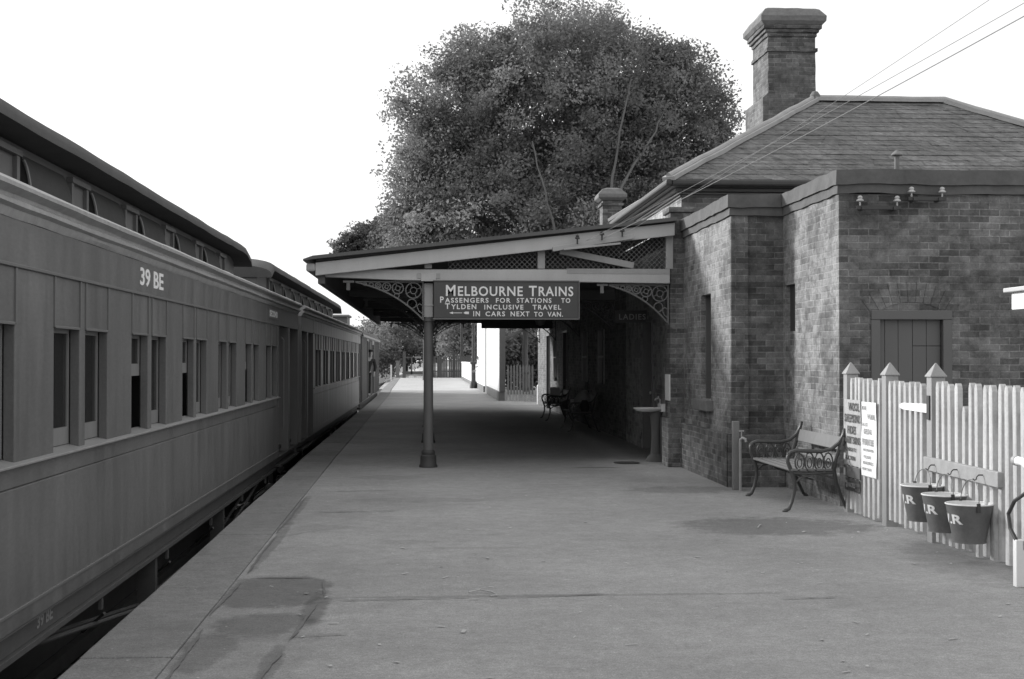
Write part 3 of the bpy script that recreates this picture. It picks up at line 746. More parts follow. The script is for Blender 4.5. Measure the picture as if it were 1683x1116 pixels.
rf = MB(); rf.add([e0, e1, e2, e3, rl, rr_], [(0, 1, 5, 4), (1, 2, 5), (2, 3, 4, 5), (3, 0, 4), (0, 3, 2, 1)])
roof = rf.build('roof', 'slate', st_)
# overlapping courses of slates, each slate its own slip and tilt
sl = MB(); rs = random.Random(9)
def courses(a0, a1, b1, b0, nrm, n_=17):
    a0, a1, b0, b1, nrm = Vector(a0), Vector(a1), Vector(b0), Vector(b1), Vector(nrm).normalized()
    for c_i in range(n_):
        u0, u1 = c_i / n_, min(1.0, (c_i + 1.25) / n_)
        L0, R0, L1, R1 = a0.lerp(b0, u0), a1.lerp(b1, u0), a0.lerp(b0, u1), a1.lerp(b1, u1)
        wd = (R0 - L0).length; m_ = max(1, int(wd / .26)); cuts = [0] + sorted((q + (.5 if c_i % 2 else 0) + rs.uniform(-.06, .06)) / m_ for q in range(1 if c_i % 2 == 0 else 0, m_)) + [1]
        for p0, p1 in zip(cuts, cuts[1:]):
            p0, p1 = min(1, max(0, p0 + .0015 / wd)), min(1, p1 - .0015 / wd)
            if p1 - p0 < .01: continue
            lo = .016 + rs.uniform(-.003, .004); slip = (L0 - L1).normalized() * rs.choice((0, 0, .004, .008, .02 if rs.random() < .15 else 0))
            A, B, C_, D = L0.lerp(R0, p0) + nrm * lo + slip, L0.lerp(R0, p1) + nrm * (lo + rs.uniform(-.003, .003)) + slip, L1.lerp(R1, p1) + nrm * .008, L1.lerp(R1, p0) + nrm * .008
            sl.add([A, B, C_, D, A - nrm * .01, B - nrm * .01], [(0, 1, 2, 3), (0, 4, 5, 1)])
courses(e0, e1, rr_, rl, (0, -1.81, 3.11)); courses(e3, e0, rl, rl, (-1.81, 0, 3.12))
sl.build('slates', 'slate', roof)
cap = MB()
for a_, b_ in ((e0, rl), (e1, rr_), (e2, rr_), (e3, rl), (rl, rr_)):
    cap.bar(Vector(a_) + Vector((0, 0, .02)), Vector(b_) + Vector((0, 0, .02)), .22, .06)
    cap.tube([Vector(a_) + Vector((0, 0, .06)), Vector(b_) + Vector((0, 0, .06))], .045, 8)
roughen(cap.build('ridge_capping', 'lead_cap', roof), .2, .014, 3)
fin = MB(); fin.lathe([(.10, 0), (.09, .10), (.05, .16), (.0, .18)], (rl[0] + .02, rl[1], 6.10), 12); fin.build('finial', 'cap_cement', roof)
# low wing roof
rf = MB(); rf.add([(3.7, 26.9, 3.66), (9.2, 26.9, 3.66), (9.2, 48.2, 3.66), (3.7, 48.2, 3.66), (6.4, 26.9, 4.45), (6.4, 45.5, 4.45)], [(0, 3, 5, 4), (1, 4, 5, 2), (3, 2, 5), (0, 4, 1), (0, 1, 2, 3)])
rf.build('roof', 'slate', st_)
# great chimney
ch = MB(); ch.box(6.20, 7.08, 24.6, 25.75, 4.6, 7.70); ch.box(6.08, 7.20, 24.5, 25.85, 4.6, 6.36)
ch.prism([(6.08, 6.36), (7.20, 6.36), (7.08, 6.46), (6.20, 6.46)], 'y', 24.5, 25.85)
chim = roughen(ch.build('chimney', 'brick_chimney', st_), .2, .012, 5)
ch = MB(); ch.box(6.17, 7.11, 24.57, 25.78, 7.22, 7.28); ch.box(6.175, 7.105, 24.575, 25.775, 7.50, 7.57); ch.box(6.14, 7.14, 24.54, 25.81, 7.572, 7.63); ch.box(6.105, 7.175, 24.505, 25.845, 7.632, 7.70)
roughen(ch.build('corbel', 'brick_chimney', chim), .12, .012, 6)
ch = MB(); ch.loft([[(6.64 + sx * hx, 25.175 + sy * (hx + .13), z) for sx, sy in ((-1, -1), (1, -1), (1, 1), (-1, 1))] for hx, z in ((.55, 7.702), (.60, 7.76), (.605, 7.85), (.50, 7.99), (.44, 8.02))])
roughen(ch.build('chimney_cap', 'cap_cement', chim), .12, .014, 5)
# small chimney on the wing
ch = MB(); ch.box(3.98, 4.42, 31.0, 31.55, 3.6, 5.22); ch.box(3.94, 4.46, 30.96, 31.59, 5.10, 5.16)
c2 = ch.build('chimney', 'brick_chimney', st_, bevel=.01)
ch = MB(); ch.loft([[(4.20 + sx * hx, 31.27 + sy * (hx + .05), z) for sx, sy in ((-1, -1), (1, -1), (1, 1), (-1, 1))] for hx, z in ((.25, 5.221), (.33, 5.28), (.33, 5.36), (.22, 5.48), (.12, 5.52))])
ch.build('chimney_cap', 'cap_cement', c2, bevel=.015)
# doors and windows under the canopy
for (a_, b_, z0, z1) in [(23.3, 24.3, 0, 2.3), (37.7, 38.9, 0, 2.4), (43.2, 44.3, 0, 2.4)]:
    d = MB(); d.box(3.98, 4.02, a_ + .06, b_ - .06, .01, z1 - .06); do = d.build('door', 'door_paint', st_, bevel=.005)
    d = MB(); d.box(3.84, 4.03, a_ + .001, a_ + .058, 0, z1 - .001); d.box(3.84, 4.03, b_ - .058, b_ - .001, 0, z1 - .001); d.box(3.841, 4.03, a_ + .059, b_ - .059, z1 - .058, z1 - .001); d.build('door_frame', 'wall_frame', do)
    d = MB(); d.lathe([(0, 0), (.03, .01), (.03, .03), (0, .045)], (3.93, b_ - .15, 1.0), 10, 'x'); d.build('door_knob', 'rim_metal', do)
for (a_, b_, z0, z1) in [h for h in wing_holes if h[2] > 0]:
    d = MB(); d.box(3.95, 3.98, a_, b_, z0, z1); wo_ = d.build('window', 'wall_frame', st_)
    d = MB(); d.box(3.85, 3.949, a_ + .001, a_ + .07, z0 + .001, z1); d.box(3.85, 3.949, b_ - .07, b_ - .001, z0 + .001, z1); d.box(3.855, 3.949, a_ + .071, b_ - .071, (z0 + z1) / 2 - .02, (z0 + z1) / 2 + .02); d.build('window_frame', 'cream_paint', wo_)
    d = MB(); d.box(3.80, 3.869, a_ - .05, b_ + .05, z0 - .09, z0 - .001); d.build('window_sill', 'cap_cement', wo_)
d = MB(); d.lathe([(.12, 0), (.12, .65), (.07, .72), (.075, .8), (.06, 2.3), (.10, 2.4), (.10, 2.6)], (3.98, 48.35, 0), 12); d.build('porch_post', 'white_wash', st_)
nb = MB(); nb.box(3.585, 3.599, 20.17, 20.55, .98, 1.37)
tag(nb.build('notice_plate', 'paper_white'), 'small white enamel notice plate on the brick pier under the canopy end', 'notice')
nb = MB(); nb.box(3.84, 3.858, 24.6, 25.25, 1.62, 1.95)
tag(nb.build('framed_notice', 'faded_letters'), 'dim framed paper notice on the dark wall under the LADIES sign', 'notice')

# ------------------------------------------------------------------ platform canopy
cn = thing('platform_canopy', (1.0, 32, 0), 'platform canopy with cream fascia, lattice gable and iron posts', 'canopy')
PY = [20.3, 26.3, 32.3, 38.3, 43.8]
r = MB(); r.prism([(-1.80, 3.02), (-1.66, 3.045), (3.66, 3.635), (3.66, 3.69), (-1.66, 3.095), (-1.80, 3.045)], 'y', 19.9, 44.2); roof = r.build('roof', 'corrugated', cn)
r = MB(); r.prism([(-1.62, 3.02), (3.655, 3.60), (3.655, 3.63), (-1.62, 3.05)], 'y', 20.07, 44.0); r.build('soffit', 'dark_soffit', cn)
r = MB(); r.prism([(-1.63, 2.81), (-1.63, 3.0), (-.2, 3.165), (3.64, 3.612), (3.64, 3.425), (-.2, 2.97)], 'y', 20.0, 20.06); r.build('fascia', 'cream_paint', cn, bevel=.008)
r = MB(); r.prism([(-1.63, 2.81), (-1.63, 3.0), (3.64, 3.612), (3.64, 3.425)], 'y', 44.02, 44.08); r.build('fascia', 'cream_dirty', cn)
r = MB(); r.box(-1.765, -1.631, 19.98, 44.1, 2.87, 2.99); r.build('gutter', 'cream_dirty', cn, bevel=.03)
r = MB(); r.box(-1.60, -1.50, 20.09, 44.0, 2.70, 2.98); r.box(3.50, 3.59, 20.31, 44, 3.3, 3.5)
for X in (-.6, .9, 2.2): r.box(X, X + .08, 20.31, 44, 2.95 + (X + 1.6) * .108, 3.06 + (X + 1.6) * .108)
r.build('purlin', 'dark_soffit', cn)
for i, Y in enumerate(PY):
    m_ = 'cream_paint' if i == 0 else 'brown_paint'
    b = MB(); b.prism([(-1.50, 2.80), (-1.50, 2.91), (3.59, 2.93), (3.59, 2.72), (2.4, 2.735), (-.4, 2.755)], 'y', Y - .18, Y - .02); bo = b.build('beam', m_, cn, bevel=.01)
    if i == 0:
        b = MB(); b.box(2.05, 3.585, Y - .187, Y - .181, 2.86, 2.935); b.build('splice_board', 'cream_dirty', bo); b = MB(); b.box(-.16, .18, Y - .19, Y - .181, 2.78, 2.86); b.build('joint_plate', 'cream_dirty', bo, bevel=.003)
    post = MB(); P0 = (.01, Y, 0)
    post.lathe([(.075, .26), (.066, 2.14), (.085, 2.16), (.085, 2.20), (.07, 2.215)], P0, 16)
    po = post.build('post', 'brown_paint', cn, smooth=True)
    q = MB(); q.lathe([(.135, 0), (.135, .03), (.12, .05), (.115, .17), (.095, .19), (.10, .21), (.10, .23), (.078, .262)], P0, 16); q.build('post_base', 'black_iron', po, smooth=True)
    q = MB(); q.box(-.055, .075, Y - .065, Y + .065, 2.217, 2.718); q.box(-.065, .085, Y - .075, Y + .075, 2.38, 2.40); q.box(-.10, .12, Y - .195, Y - .181, 2.74, 2.86) if i == 0 else None
    q.build('post_head', 'cream_paint' if i == 0 else 'brown_paint', po, bevel=.01)
    def lace(xp, sgn, L, drop, ztop, y):
        t = MB(); n_ = 14
        hyp = [(xp + sgn * L * (1 - (1 - q / n_) ** 1.0), 0, 0) for q in range(n_ + 1)]
        pts = []
        for q in range(n_ + 1):
            u = q / n_; x_ = L * u; d_ = drop * ((1 - u) ** 2.6 * .55 + (1 - u) * .45)
            pts.append((xp + sgn * x_, y, ztop - .02 - d_))
        t.tube(pts, .014, 6); t.tube([(xp + sgn * .01, y, ztop - drop), (xp + sgn * .01, y, ztop)], .014, 6); t.tube([(xp, y, ztop - .015), (xp + sgn * L, y, ztop - .015)], .012, 6)
        for (u, rad) in ((.15, .115), (.38, .082), (.545, .06), (.67, .042), (.77, .03), (.86, .02)):
            d_ = drop * ((1 - u) ** 2.6 * .55 + (1 - u) * .45)
            c0 = Vector((xp + sgn * L * u, y, ztop - .03 - rad * .98))
            ring = lambda rr, cc, a0=0, a1=2 * math.pi, nn=18: [(cc.x + rr * math.cos(a0 + (a1 - a0) * q / nn), y, cc.z + rr * math.sin(a0 + (a1 - a0) * q / nn)) for q in range(nn)]
            t.tube(ring(rad, c0), .010, 6, closed=True)
            if rad > .04:
                t.tube(ring(rad * .42, c0), .008, 6, closed=True)
                for q in range(4):
                    a = q * math.pi / 2 + .4; t.tube([(c0.x + rad * .42 * math.cos(a), y, c0.z + rad * .42 * math.sin(a)), (c0.x + rad * math.cos(a), y, c0.z + rad * math.sin(a))], .007, 5)
            # scroll filling below each ring
            c1 = Vector((c0.x + sgn * rad * .2, y, (c0.z - rad + ztop - d_) / 2)); hh = max(.012, (c0.z - rad) - (ztop - .02 - d_))
            t.tube(ring(min(hh, .14) * .48, c1), .008, 6, closed=True)
        t.tube([(xp + sgn * .02, y, ztop - drop * .86), (xp + sgn * .07, y, ztop - drop * .80), (xp + sgn * .10, y, ztop - drop * .66), (xp + sgn * .06, y, ztop - drop * .60), (xp + sgn * .03, y, ztop - drop * .64)], .010, 6)
        t.box(xp + sgn * (L + .02), xp + sgn * (L + .18), y - .03, y + .03, ztop - .03, ztop); t.box(xp + sgn * (L + .08), xp + sgn * (L + .13), y - .025, y + .025, ztop - .14, ztop - .031)
        t.build('bracket', 'iron_lace' if i == 0 else 'brown_paint', cn)
    lace(-.06, -1, 1.0, .56, 2.75, Y - .1); lace(.08, 1, .95, .56, 2.745, Y - .02)
    lace(3.585, -1, .9, .58, 2.715, Y - .1)
    if i == 0:
        b = MB(); b.box(1.62, 1.73, Y - .16, Y - .04, 2.932, 3.20); b.box(3.53, 3.64, Y - .17, Y - .04, 2.935, 3.43); b.box(-.05, .06, Y - .16, Y - .04, 2.932, 3.0)
        b.build('king_post', 'cream_dirty', cn, bevel=.008)
        b = MB(); b.bar((1.95, Y - .14, 3.20), (3.05, Y - .14, 2.985), .05, .095); b.build('brace', 'cream_dirty', cn, bevel=.006)
        # diamond lattice clipped to the gable
        def clip(p_, d_, poly):
            t0, t1 = -1e9, 1e9
            for (x0, z0), (x1, z1) in zip(poly, poly[1:] + poly[:1]):
                nx, nz = -(z1 - z0), (x1 - x0); num = nx * (p_[0] - x0) + nz * (p_[1] - z0); den = nx * d_[0] + nz * d_[1]
                if abs(den) < 1e-9:
                    if num < 0: return None
                elif den > 0: t0 = max(t0, -num / den)
                else: t1 = min(t1, -num / den)
            return (t0, t1) if t1 - t0 > .03 else None
        b = MB(); gab = [(.3, 2.925), (3.6, 2.925), (3.6, 3.44), (.3, 3.05)]
        for s_, y_ in ((1, Y - .075), (-1, Y - .066)):
            q = -1.0
            while q < 5:
                d_ = (math.sqrt(.5), s_ * math.sqrt(.5)); t = clip((q, 2.925), d_, gab)
                if t: b.bar((q + d_[0] * t[0], y_, 2.925 + d_[1] * t[0]), (q + d_[0] * t[1], y_, 2.925 + d_[1] * t[1]), .008, .030, up=(0, 1, 0))
                q += .076
        for vtx in ():
            pass
        b.build('lattice', 'wall_frame', cn)
    else:
        b = MB(); b.prism([(-1.5, 2.931), (3.58, 2.931), (3.58, 3.55), (-1.5, 3.0)], 'y', Y - .12, Y - .10); b.build('gable_board', 'dark_soffit', cn)

# signs
sg = thing('platform_sign', (1.15, 20.04, 2.2), 'long dark sign board lettered MELBOURNE TRAINS hung from the cream canopy beam', 'sign')
b = MB(); b.box(.09, 2.21, 20.02, 20.06, 2.20, 2.735); bo = b.build('board', 'sign_board', sg, bevel=.004)
b = MB(); b.box(.075, 2.225, 20.005, 20.065, 2.178, 2.198); b.box(.075, 2.225, 20.005, 20.065, 2.737, 2.752); b.box(2.212, 2.228, 20.004, 20.064, 2.199, 2.736); b.build('frame', 'carriage_trim', bo)
b = MB(); k_ = .00897
def sx(px): return .09 + (px - 713) * k_
def sz(py): return 2.745 - (py - 461) * .00897
def line(body, x0, x1, y0, y1, bold, spc=1.0): text_on(b, body, (sx(x0), 20.018, sz(y1)), (1, 0, 0), (x1 - x0) * k_, (y1 - y0) * k_, (0, -1, 0), bold=bold, spacing=spc)
line('M', 732.5, 748, 468, 486, .018); line('ELBOURNE', 752, 858, 470, 486, .018, 1.12)
line('T', 868, 881, 469, 486, .018); line('RAINS', 884, 941, 470, 486, .018, 1.12)
line('P', 723, 729, 487, 497, .018); line('ASSENGERS', 731, 802, 489, 497, .022, 1.25); line('FOR', 814, 838, 489, 497, .022, 1.25); line('STATIONS', 848, 905, 489, 497, .022, 1.25); line('TO', 921, 936, 489, 497, .022, 1.25)
line('T', 731, 739, 498, 507, .02); line('YLDEN', 741, 782, 499.5, 507.5, .022, 1.25); line('INCLUSIVE', 795, 859, 500, 508, .022, 1.25); line('TRAVEL', 874, 921, 500, 508, .022, 1.25)
line('IN', 777, 788, 510.5, 519, .022, 1.25); line('CARS', 797, 829, 511, 519, .022, 1.25); line('NEXT', 838, 869, 511, 519, .022, 1.25); line('TO', 876.5, 891, 511.5, 519.5, .022, 1.25); line('VAN.', 898.5, 924, 511.5, 519.5, .022, 1.15)
b.prism([(sx(738), sz(513.5)), (sx(744), sz(511.5)), (sx(744), sz(515.5))], 'y', 20.014, 20.019); b.box(sx(744), sx(759), 20.015, 20.019, sz(514), sz(513)); b.prism([(sx(761), sz(513.5)), (sx(764), sz(511.5)), (sx(770), sz(511.5)), (sx(770), sz(515.5)), (sx(764), sz(515.5))], 'y', 20.014, 20.019)
b.build('lettering', 'white_letters', bo)
sg = thing('ladies_sign', (3.6, 24, 2.2), 'dark projecting LADIES sign on the station wall under the canopy', 'sign')
b = MB(); b.box(3.30, 3.86, 23.98, 24.02, 2.24, 2.46); bo = b.build('board', 'sign_board', sg)
b = MB(); text_on(b, 'LADIES', (3.37, 23.979, 2.295), (1, 0, 0), .47, .10, (0, -1, 0), bold=.01, spacing=1.2); b.build('lettering', 'ladies_letters', bo)
b = MB(); b.box(1.33, 3.1, 34.0, 34.05, 2.36, 2.72); tag(b.build('hanging_board', 'sign_board', bevel=.005), 'plain dark board hung under the far part of the canopy', 'sign')
b = MB(); b.lathe([(.02, .35), (.10, .30), (.13, .12), (.09, 0), (.02, -.02)], (2.55, 31, 2.38), 12); b.tube([(2.55, 31, 2.72), (2.55, 31, 3.3)], .012, 6)
tag(b.build('hanging_lamp', 'zinc'), 'small dull lamp hanging beneath the canopy roof', 'lamp')
# cross arm with insulators
ca = thing('wire_cross_arm', (2.4, 19.95, 3.2), 'pale timber cross arm on the canopy fascia where the overhead wires end', 'bracket')
b = MB(); b.bar((1.82, 19.93, 3.205), (3.02, 19.93, 3.40), .06, .07); b.bar((1.98, 19.85, 3.20), (2.8, 19.75, 3.28), .03, .03); b.build('timber', 'cream_dirty', ca, bevel=.005)
for q in (.3, .6, .85):
    P_ = Vector((1.82, 19.90, 3.205)).lerp(Vector((3.02, 19.90, 3.40)), q); s_ = MB(); s_.lathe([(.012, -.02), (.012, .05), (.035, .055), (.035, .075), (.022, .085), (.028, .10), (0, .12)], tuple(P_ + Vector((0, -.03, .035))), 10); s_.build('insulator', 'black_iron', ca, smooth=True)

# ------------------------------------------------------------------ overhead wires
WR = [((2.55, 19.87, 3.36), (4.05, 9.0, 4.03), .05, .0042, 'single overhead wire standing out dark against the white sky'),
      ((2.30, 19.87, 3.32), (3.84, 9.0, 4.00), .05, .0026, 'overhead wire crossing the slate roof beside the darkest wire'),
      ((2.85, 19.87, 3.42), (3.63, 9.0, 4.02), .05, .0022, 'faint overhead wire nearest the left hip of the slate roof')]
for a_, b_, sag, wr_, lab in WR:
    t = MB(); A, B = Vector(a_), Vector(b_); B = A + (B - A) * 1.7; sag *= 2
    t.tube([A.lerp(B, q / 24) - Vector((0, 0, sag * 4 * (q / 24) * (1 - q / 24))) for q in range(25)], wr_, 5)
    tag(t.build('overhead_wire', 'wire'), lab, 'wire', 'overhead wires')

# ------------------------------------------------------------------ picket fence, gate, posters, fire buckets
FX = 4.42
def picket(mb, y, z0, z1, w=.082, tip=.05, lean=0.0):
    w = w * .90; prof = [(-.5, .010), (-.49, -.022), (-.42, -.029), (-.15, -.033), (.15, -.033), (.42, -.029), (.49, -.022), (.5, .010)]
    secs = []
    for z, s_ in ((z0, 1), (z1 - tip, 1), (z1 - tip * .35, .72), (z1, .25)):
        secs.append([(FX + px_ + lean * z, y + py_ * w * s_, z) for py_, px_ in prof] + [(FX + .012 + lean * z, y + .5 * w * s_, z), (FX + .012 + lean * z, y - .5 * w * s_, z)])
    mb.loft(secs)
def fpost(mb, y, s_=.062, top=1.44):
    mb.box(FX - .045, FX - .045 + 2 * s_, y - s_, y + s_, -.02, top)
    c0 = FX - .045 + s_
    mb.loft([[(c0 + a * e, y + b * e, z) for a, b in ((-1, -1), (1, -1), (1, 1), (-1, 1))] for e, z in ((s_ + .012, top + .001), (s_ + .012, top + .012), (.006, top + .125))])
rf_ = random.Random(5)
def fence_run(name, lab, y0, y1, posts, skip=None):
    t = thing(name, (FX, (y0 + y1) / 2, 0), lab, 'fence', 'picket fence panels')
    m = MB(); y = y0 - .075; i = 0
    while y > y1 + .05:
        top = 1.40 + rf_.uniform(-.012, .012)
        if skip is not None and i == skip: top = 1.21
        picket(m, y, .03 + rf_.uniform(-.015, .02), top, w=.084 + rf_.uniform(-.006, .006), lean=rf_.uniform(-.006, .006))
        y -= .143 + rf_.uniform(-.004, .004); i += 1
    m.build('pickets', 'fence_white', t)
    m = MB()
    for z in (.32, 1.12): m.box(FX + .014, FX + .07, y1, y0, z, z + .08)
    m.build('rail', 'fence_worn', t)
    for yp in posts: m = MB(); fpost(m, yp); m.build('post', 'fence_worn', t, bevel=.005)
    return t
fence_run('picket_fence', 'short pale picket panel carrying the posters beside the brick corner', 14.08, 13.02, [14.14])
fence_run('picket_fence', 'long pale picket panel with one short picket behind the hanging buckets', 11.66, 7.2, [11.73], skip=4)
gt_ = thing('picket_gate', (FX, 12.35, 0), 'pale picket gate with white strap hinge between two pointed posts', 'gate')
m = MB(); y = 12.80
while y > 11.84: picket(m, y, .05 + rf_.uniform(-.01, .03), 1.39 + rf_.uniform(-.01, .01)); y -= .138
m.build('pickets', 'fence_white', gt_)
m = MB(); m.box(FX + .014, FX + .06, 11.80, 12.85, .3, .38); m.box(FX + .014, FX + .06, 11.80, 12.85, 1.10, 1.18); m.bar((FX + .08, 12.83, .38), (FX + .08, 11.82, 1.1), .03, .08); m.build('rail', 'fence_worn', gt_)
m = MB(); fpost(m, 12.92); m.build('post', 'fence_worn', gt_, bevel=.005)
m = MB(); m.prism([(11.80, 1.125), (12.42, 1.135), (12.50, 1.15), (12.52, 1.165), (12.50, 1.18), (12.42, 1.195), (11.80, 1.205)], 'x', FX - .036, FX - .027); m.build('strap_hinge', 'white_wash', gt_)
m = MB(); m.box(FX - .058, FX - .046, 11.70, 11.76, 1.07, 1.28); m.build('hinge_plate', 'black_iron', gt_)

def poster(name, lab, mat, y0, y1, z0, z1, lines, inkm):
    """sheet on the fence facing the platform; lines = (text or None, z, height, start, end) along the reading direction"""
    t = thing(name, (FX - .046, (y0 + y1) / 2, z0), lab, 'poster')
    n_ = 10; sh = MB(); v = []
    for jz in range(9):
        for i in range(n_ + 1):
            y = y0 + (y1 - y0) * i / n_; z = z0 + (z1 - z0) * jz / 8
            v.append((FX - .046 - .004 * math.sin(i * 2.1 + jz * .7) - .002 * math.sin(jz * 1.9), y, z))
    k0 = len(v); v += [(x + .003, y, z) for x, y, z in v]
    f = [(jz * (n_ + 1) + i, jz * (n_ + 1) + i + 1, (jz + 1) * (n_ + 1) + i + 1, (jz + 1) * (n_ + 1) + i) for jz in range(8) for i in range(n_)]
    f += [tuple(q + k0 for q in reversed(g_)) for g_ in f]
    sh.add(v, f); so = sh.build('sheet', mat, t)
    L = MB()
    for body, z, h, a_, b_ in lines:
        ya, yb_ = y0 + (y1 - y0) * a_, y0 + (y1 - y0) * b_
        text_on(L, body, (FX - .053, ya, z), (0, -1, 0), abs(yb_ - ya), h, (-1, 0, 0), bold=.02, depth=.002)
    L.build('lettering', inkm, so)
poster('poster', 'grey WOOL SHEEPSKINS HIDES poster, left of the white one on the pickets', 'paper_grey', 14.17, 13.62, .50, 1.18,
       [('WOOL', 1.065, .085, .30, .93), ('SHEEPSKINS', .945, .085, .06, .96), ('HIDES', .825, .085, .24, .74), ('RABBIT SKINS', .725, .075, .02, .97), ('CONSIGN TO', .645, .04, .12, .75), ('AUCTION', .555, .045, .1, .7)], 'ink')
poster('poster', 'white printed poster with thin lines of type, right of the grey one on the pickets', 'paper_white', 13.60, 13.14, .43, 1.17,
       [('THE', 1.09, .04, .06, .38), ('WOOL', 1.00, .055, .45, .92), ('SALES', .93, .035, .06, .45), ('GEELONG', .85, .055, .2, .72), ('PRODUCERS', .74, .065, .1, .85), ('AND GROWERS', .68, .025, .15, .85), ('PLEASE', .61, .028, .2, .65), ('BE ADVISED', .55, .03, .15, .8), ('NEXT SALE', .49, .025, .1, .7)], 'ink_faint')
poster('plaque', 'small dark lettered plaque low on the pickets under the grey poster', 'sign_board', 14.15, 13.66, .235, .36, [('PARCELS', .275, .045, .2, .75)], 'faded_letters')
m = MB(); m.box(FX - .056, FX - .042, 13.63, 14.16, .375, .49); tag(m.build('board', 'old_plank', bevel=.003), 'dark blank strip of board directly under the grey poster', 'board')

hr = thing('hook_rail', (FX - .05, 11.0, .63), 'worn pale timber rail with hooks nailed across the pickets', 'hook rail')
m = MB(); m.prism([(11.80, .63), (10.22, .615), (10.22, .735), (11.80, .745)], 'x', FX - .075, FX - .028); m.build('timber', 'wood_rail', hr, bevel=.006)
BK = [11.52, 11.02, 10.50]
for y in BK:
    m = MB(); m.tube([(FX - .076, y, .69), (FX - .11, y, .69), (FX - .125, y, .675), (FX - .13, y, .655), (FX - .145, y, .65), (FX - .155, y, .662)], .0055, 6); m.build('hook', 'black_iron', hr)
def bucket(loc, lab):
    t = thing('fire_bucket', loc, lab, 'bucket', 'fire buckets on the fence')
    x, y, z = loc; H_ = .30; rb, rt = .125, .180
    m = MB(); m.lathe([(rb, .012), (rb + .003, 0), (rb, .02), (rt, H_), (rt + .004, H_ + .002), (rt - .004, H_), (rb - .004, .03), (.0, .028)], loc, 32, cap=False); m.build('pail', 'bucket_red', t, smooth=True)
    m = MB(); m.lathe([(rt - .0045, H_ - .002), (rb - .0085, .034), (0, .033)], loc, 32, cap=False); m.build('inside', 'bucket_inside', t, smooth=True)
    m = MB(); m.tube([(x + rt * math.cos(a), y + rt * math.sin(a), z + H_ + .002) for a in [2 * math.pi * q / 32 for q in range(32)]], .006, 6, closed=True); m.build('rim', 'rim_metal', t, smooth=True)
    m = MB(); hz = .655 - z; hp = []
    for q in range(17):
        a = math.pi * q / 16; hp.append((x + .0 + (.02 if 0 < q < 16 else 0) * math.sin(a), y - (rt + .004) * math.cos(a), z + H_ - .02 + (hz - H_ + .02) * math.sin(a) ** .8))
    m.tube(hp, .004, 6); m.build('handle', 'wall_frame', t)
    m = MB()
    for sg_ in (-1, 1): m.box(x - .014, x + .014, y + sg_ * (rt - .004), y + sg_ * (rt + .008), z + H_ - .05, z + H_ + .02)
    m.build('lug', 'black_iron', t)
    v, f = text_mesh('V.R', .23, .075, bold=.03, depth=.0015); m = MB(); vv = []
    for p_ in v:
        zz = .15 + p_[1]; rr = rb + (rt - rb) * (zz - .02) / (H_ - .02) + .0012 + p_[2]
        an = math.pi + math.radians(8) + (p_[0] - .115) / .155
        vv.append((x + rr * math.cos(an), y + rr * math.sin(an), z + zz))
    m.add(vv, f); m.build('lettering', 'white_letters', t)
    return t
bucket((FX - .185, BK[0], .215), 'dark fire bucket lettered in white, hung nearest the gate post')
bucket((FX - .185, BK[1], .185), 'dark fire bucket with bright rim, hung in the middle between two others')
bucket((FX - .185, BK[2], .165), 'dark fire bucket with bold white letters, hung farthest from the gate post')

# ------------------------------------------------------------------ platform benches
def bench(lab, loc, rot=0, slat='seat_slat'):
    ox, oy = loc[0], loc[1]
    t = thing('platform_bench', (ox, oy, 0), lab, 'bench', 'cast iron platform benches')
    L = .86
    for sy in (-1, 1):
        m = MB(); y = oy + sy * (L - .03)
        def T(pts, r): m.tube([(ox + a, y, b) for a, b in pts], r, 7)
        T([(-.36, .012), (-.315, .03), (-.285, .10), (-.255, .22), (-.255, .32), (-.285, .42), (-.325, .52), (-.325, .58), (-.295, .625), (-.24, .64), (-.12, .635), (.03, .63), (.14, .655), (.22, .72), (.265, .80), (.285, .87)], [.017, .02, .018, .02, .022, .022, .02, .02, .02, .022, .022, .02, .02, .02, .02, .016])
        T([(.285, .87), (.25, .74), (.20, .58), (.165, .44), (.19, .30), (.24, .16), (.30, .03), (.33, .012)], [.018, .02, .022, .024, .02, .018, .018, .02])
        T([(-.285, .405), (-.10, .40), (.165, .41)], .017)
        T([(-.25, .30), (-.18, .36), (-.05, .385)], .012); T([(.18, .34), (.08, .375), (0, .39)], .012)
        for cx_, rz_ in ((-.20, .09), (-.095, .10), (.01, .10), (.105, .095)):
            m.tube([(ox + cx_ + .048 * math.cos(q * math.pi / 6), y, .52 + rz_ * math.sin(q * math.pi / 6)) for q in range(12)], .009, 6, closed=True)
            m.tube([(ox + cx_ + .024 * math.cos(q * math.pi / 5), y, .51 + rz_ * .5 * math.sin(q * math.pi / 5)) for q in range(10)], .007, 5, closed=True)
        m.tube([(ox - .30 + .03 * math.cos(q * math.pi / 5), y, .595 + .03 * math.sin(q * math.pi / 5)) for q in range(10)], .010, 6, closed=True)
        m.lathe([(.03, 0), (.03, .012), (.015, .02)], (ox - .355, y, 0), 10); m.lathe([(.03, 0), (.03, .012), (.015, .02)], (ox + .33, y, 0), 10)
        m.build('end_frame', 'bench_iron', t, smooth=True)
    m = MB()
    for q in range(5): m.box(ox - .30 + q * .092, ox - .30 + q * .092 + .075, oy - L, oy + L, .425, .45)
    m.build('seat', slat, t, bevel=.006)
    m = MB()
    for (xa, za, xb, zb) in ((.20, .50, .222, .58), (.232, .64, .268, .78)):
        m.bar((ox + (xa + xb) / 2, oy - L, (za + zb) / 2), (ox + (xa + xb) / 2, oy + L, (za + zb) / 2), .025, abs(zb - za), up=(.28, 0, 1))
    m.build('backrest', slat, t, bevel=.006)
    m = MB(); m.tube([(ox - .05, oy - L + .03, .33), (ox - .05, oy + L - .03, .33)], .010, 6); m.build('tie_rod', 'bench_iron', t)
    return t
bn = bench('slatted bench with black cast iron ends beside the sunlit brick wall', (4.09, 14.98))
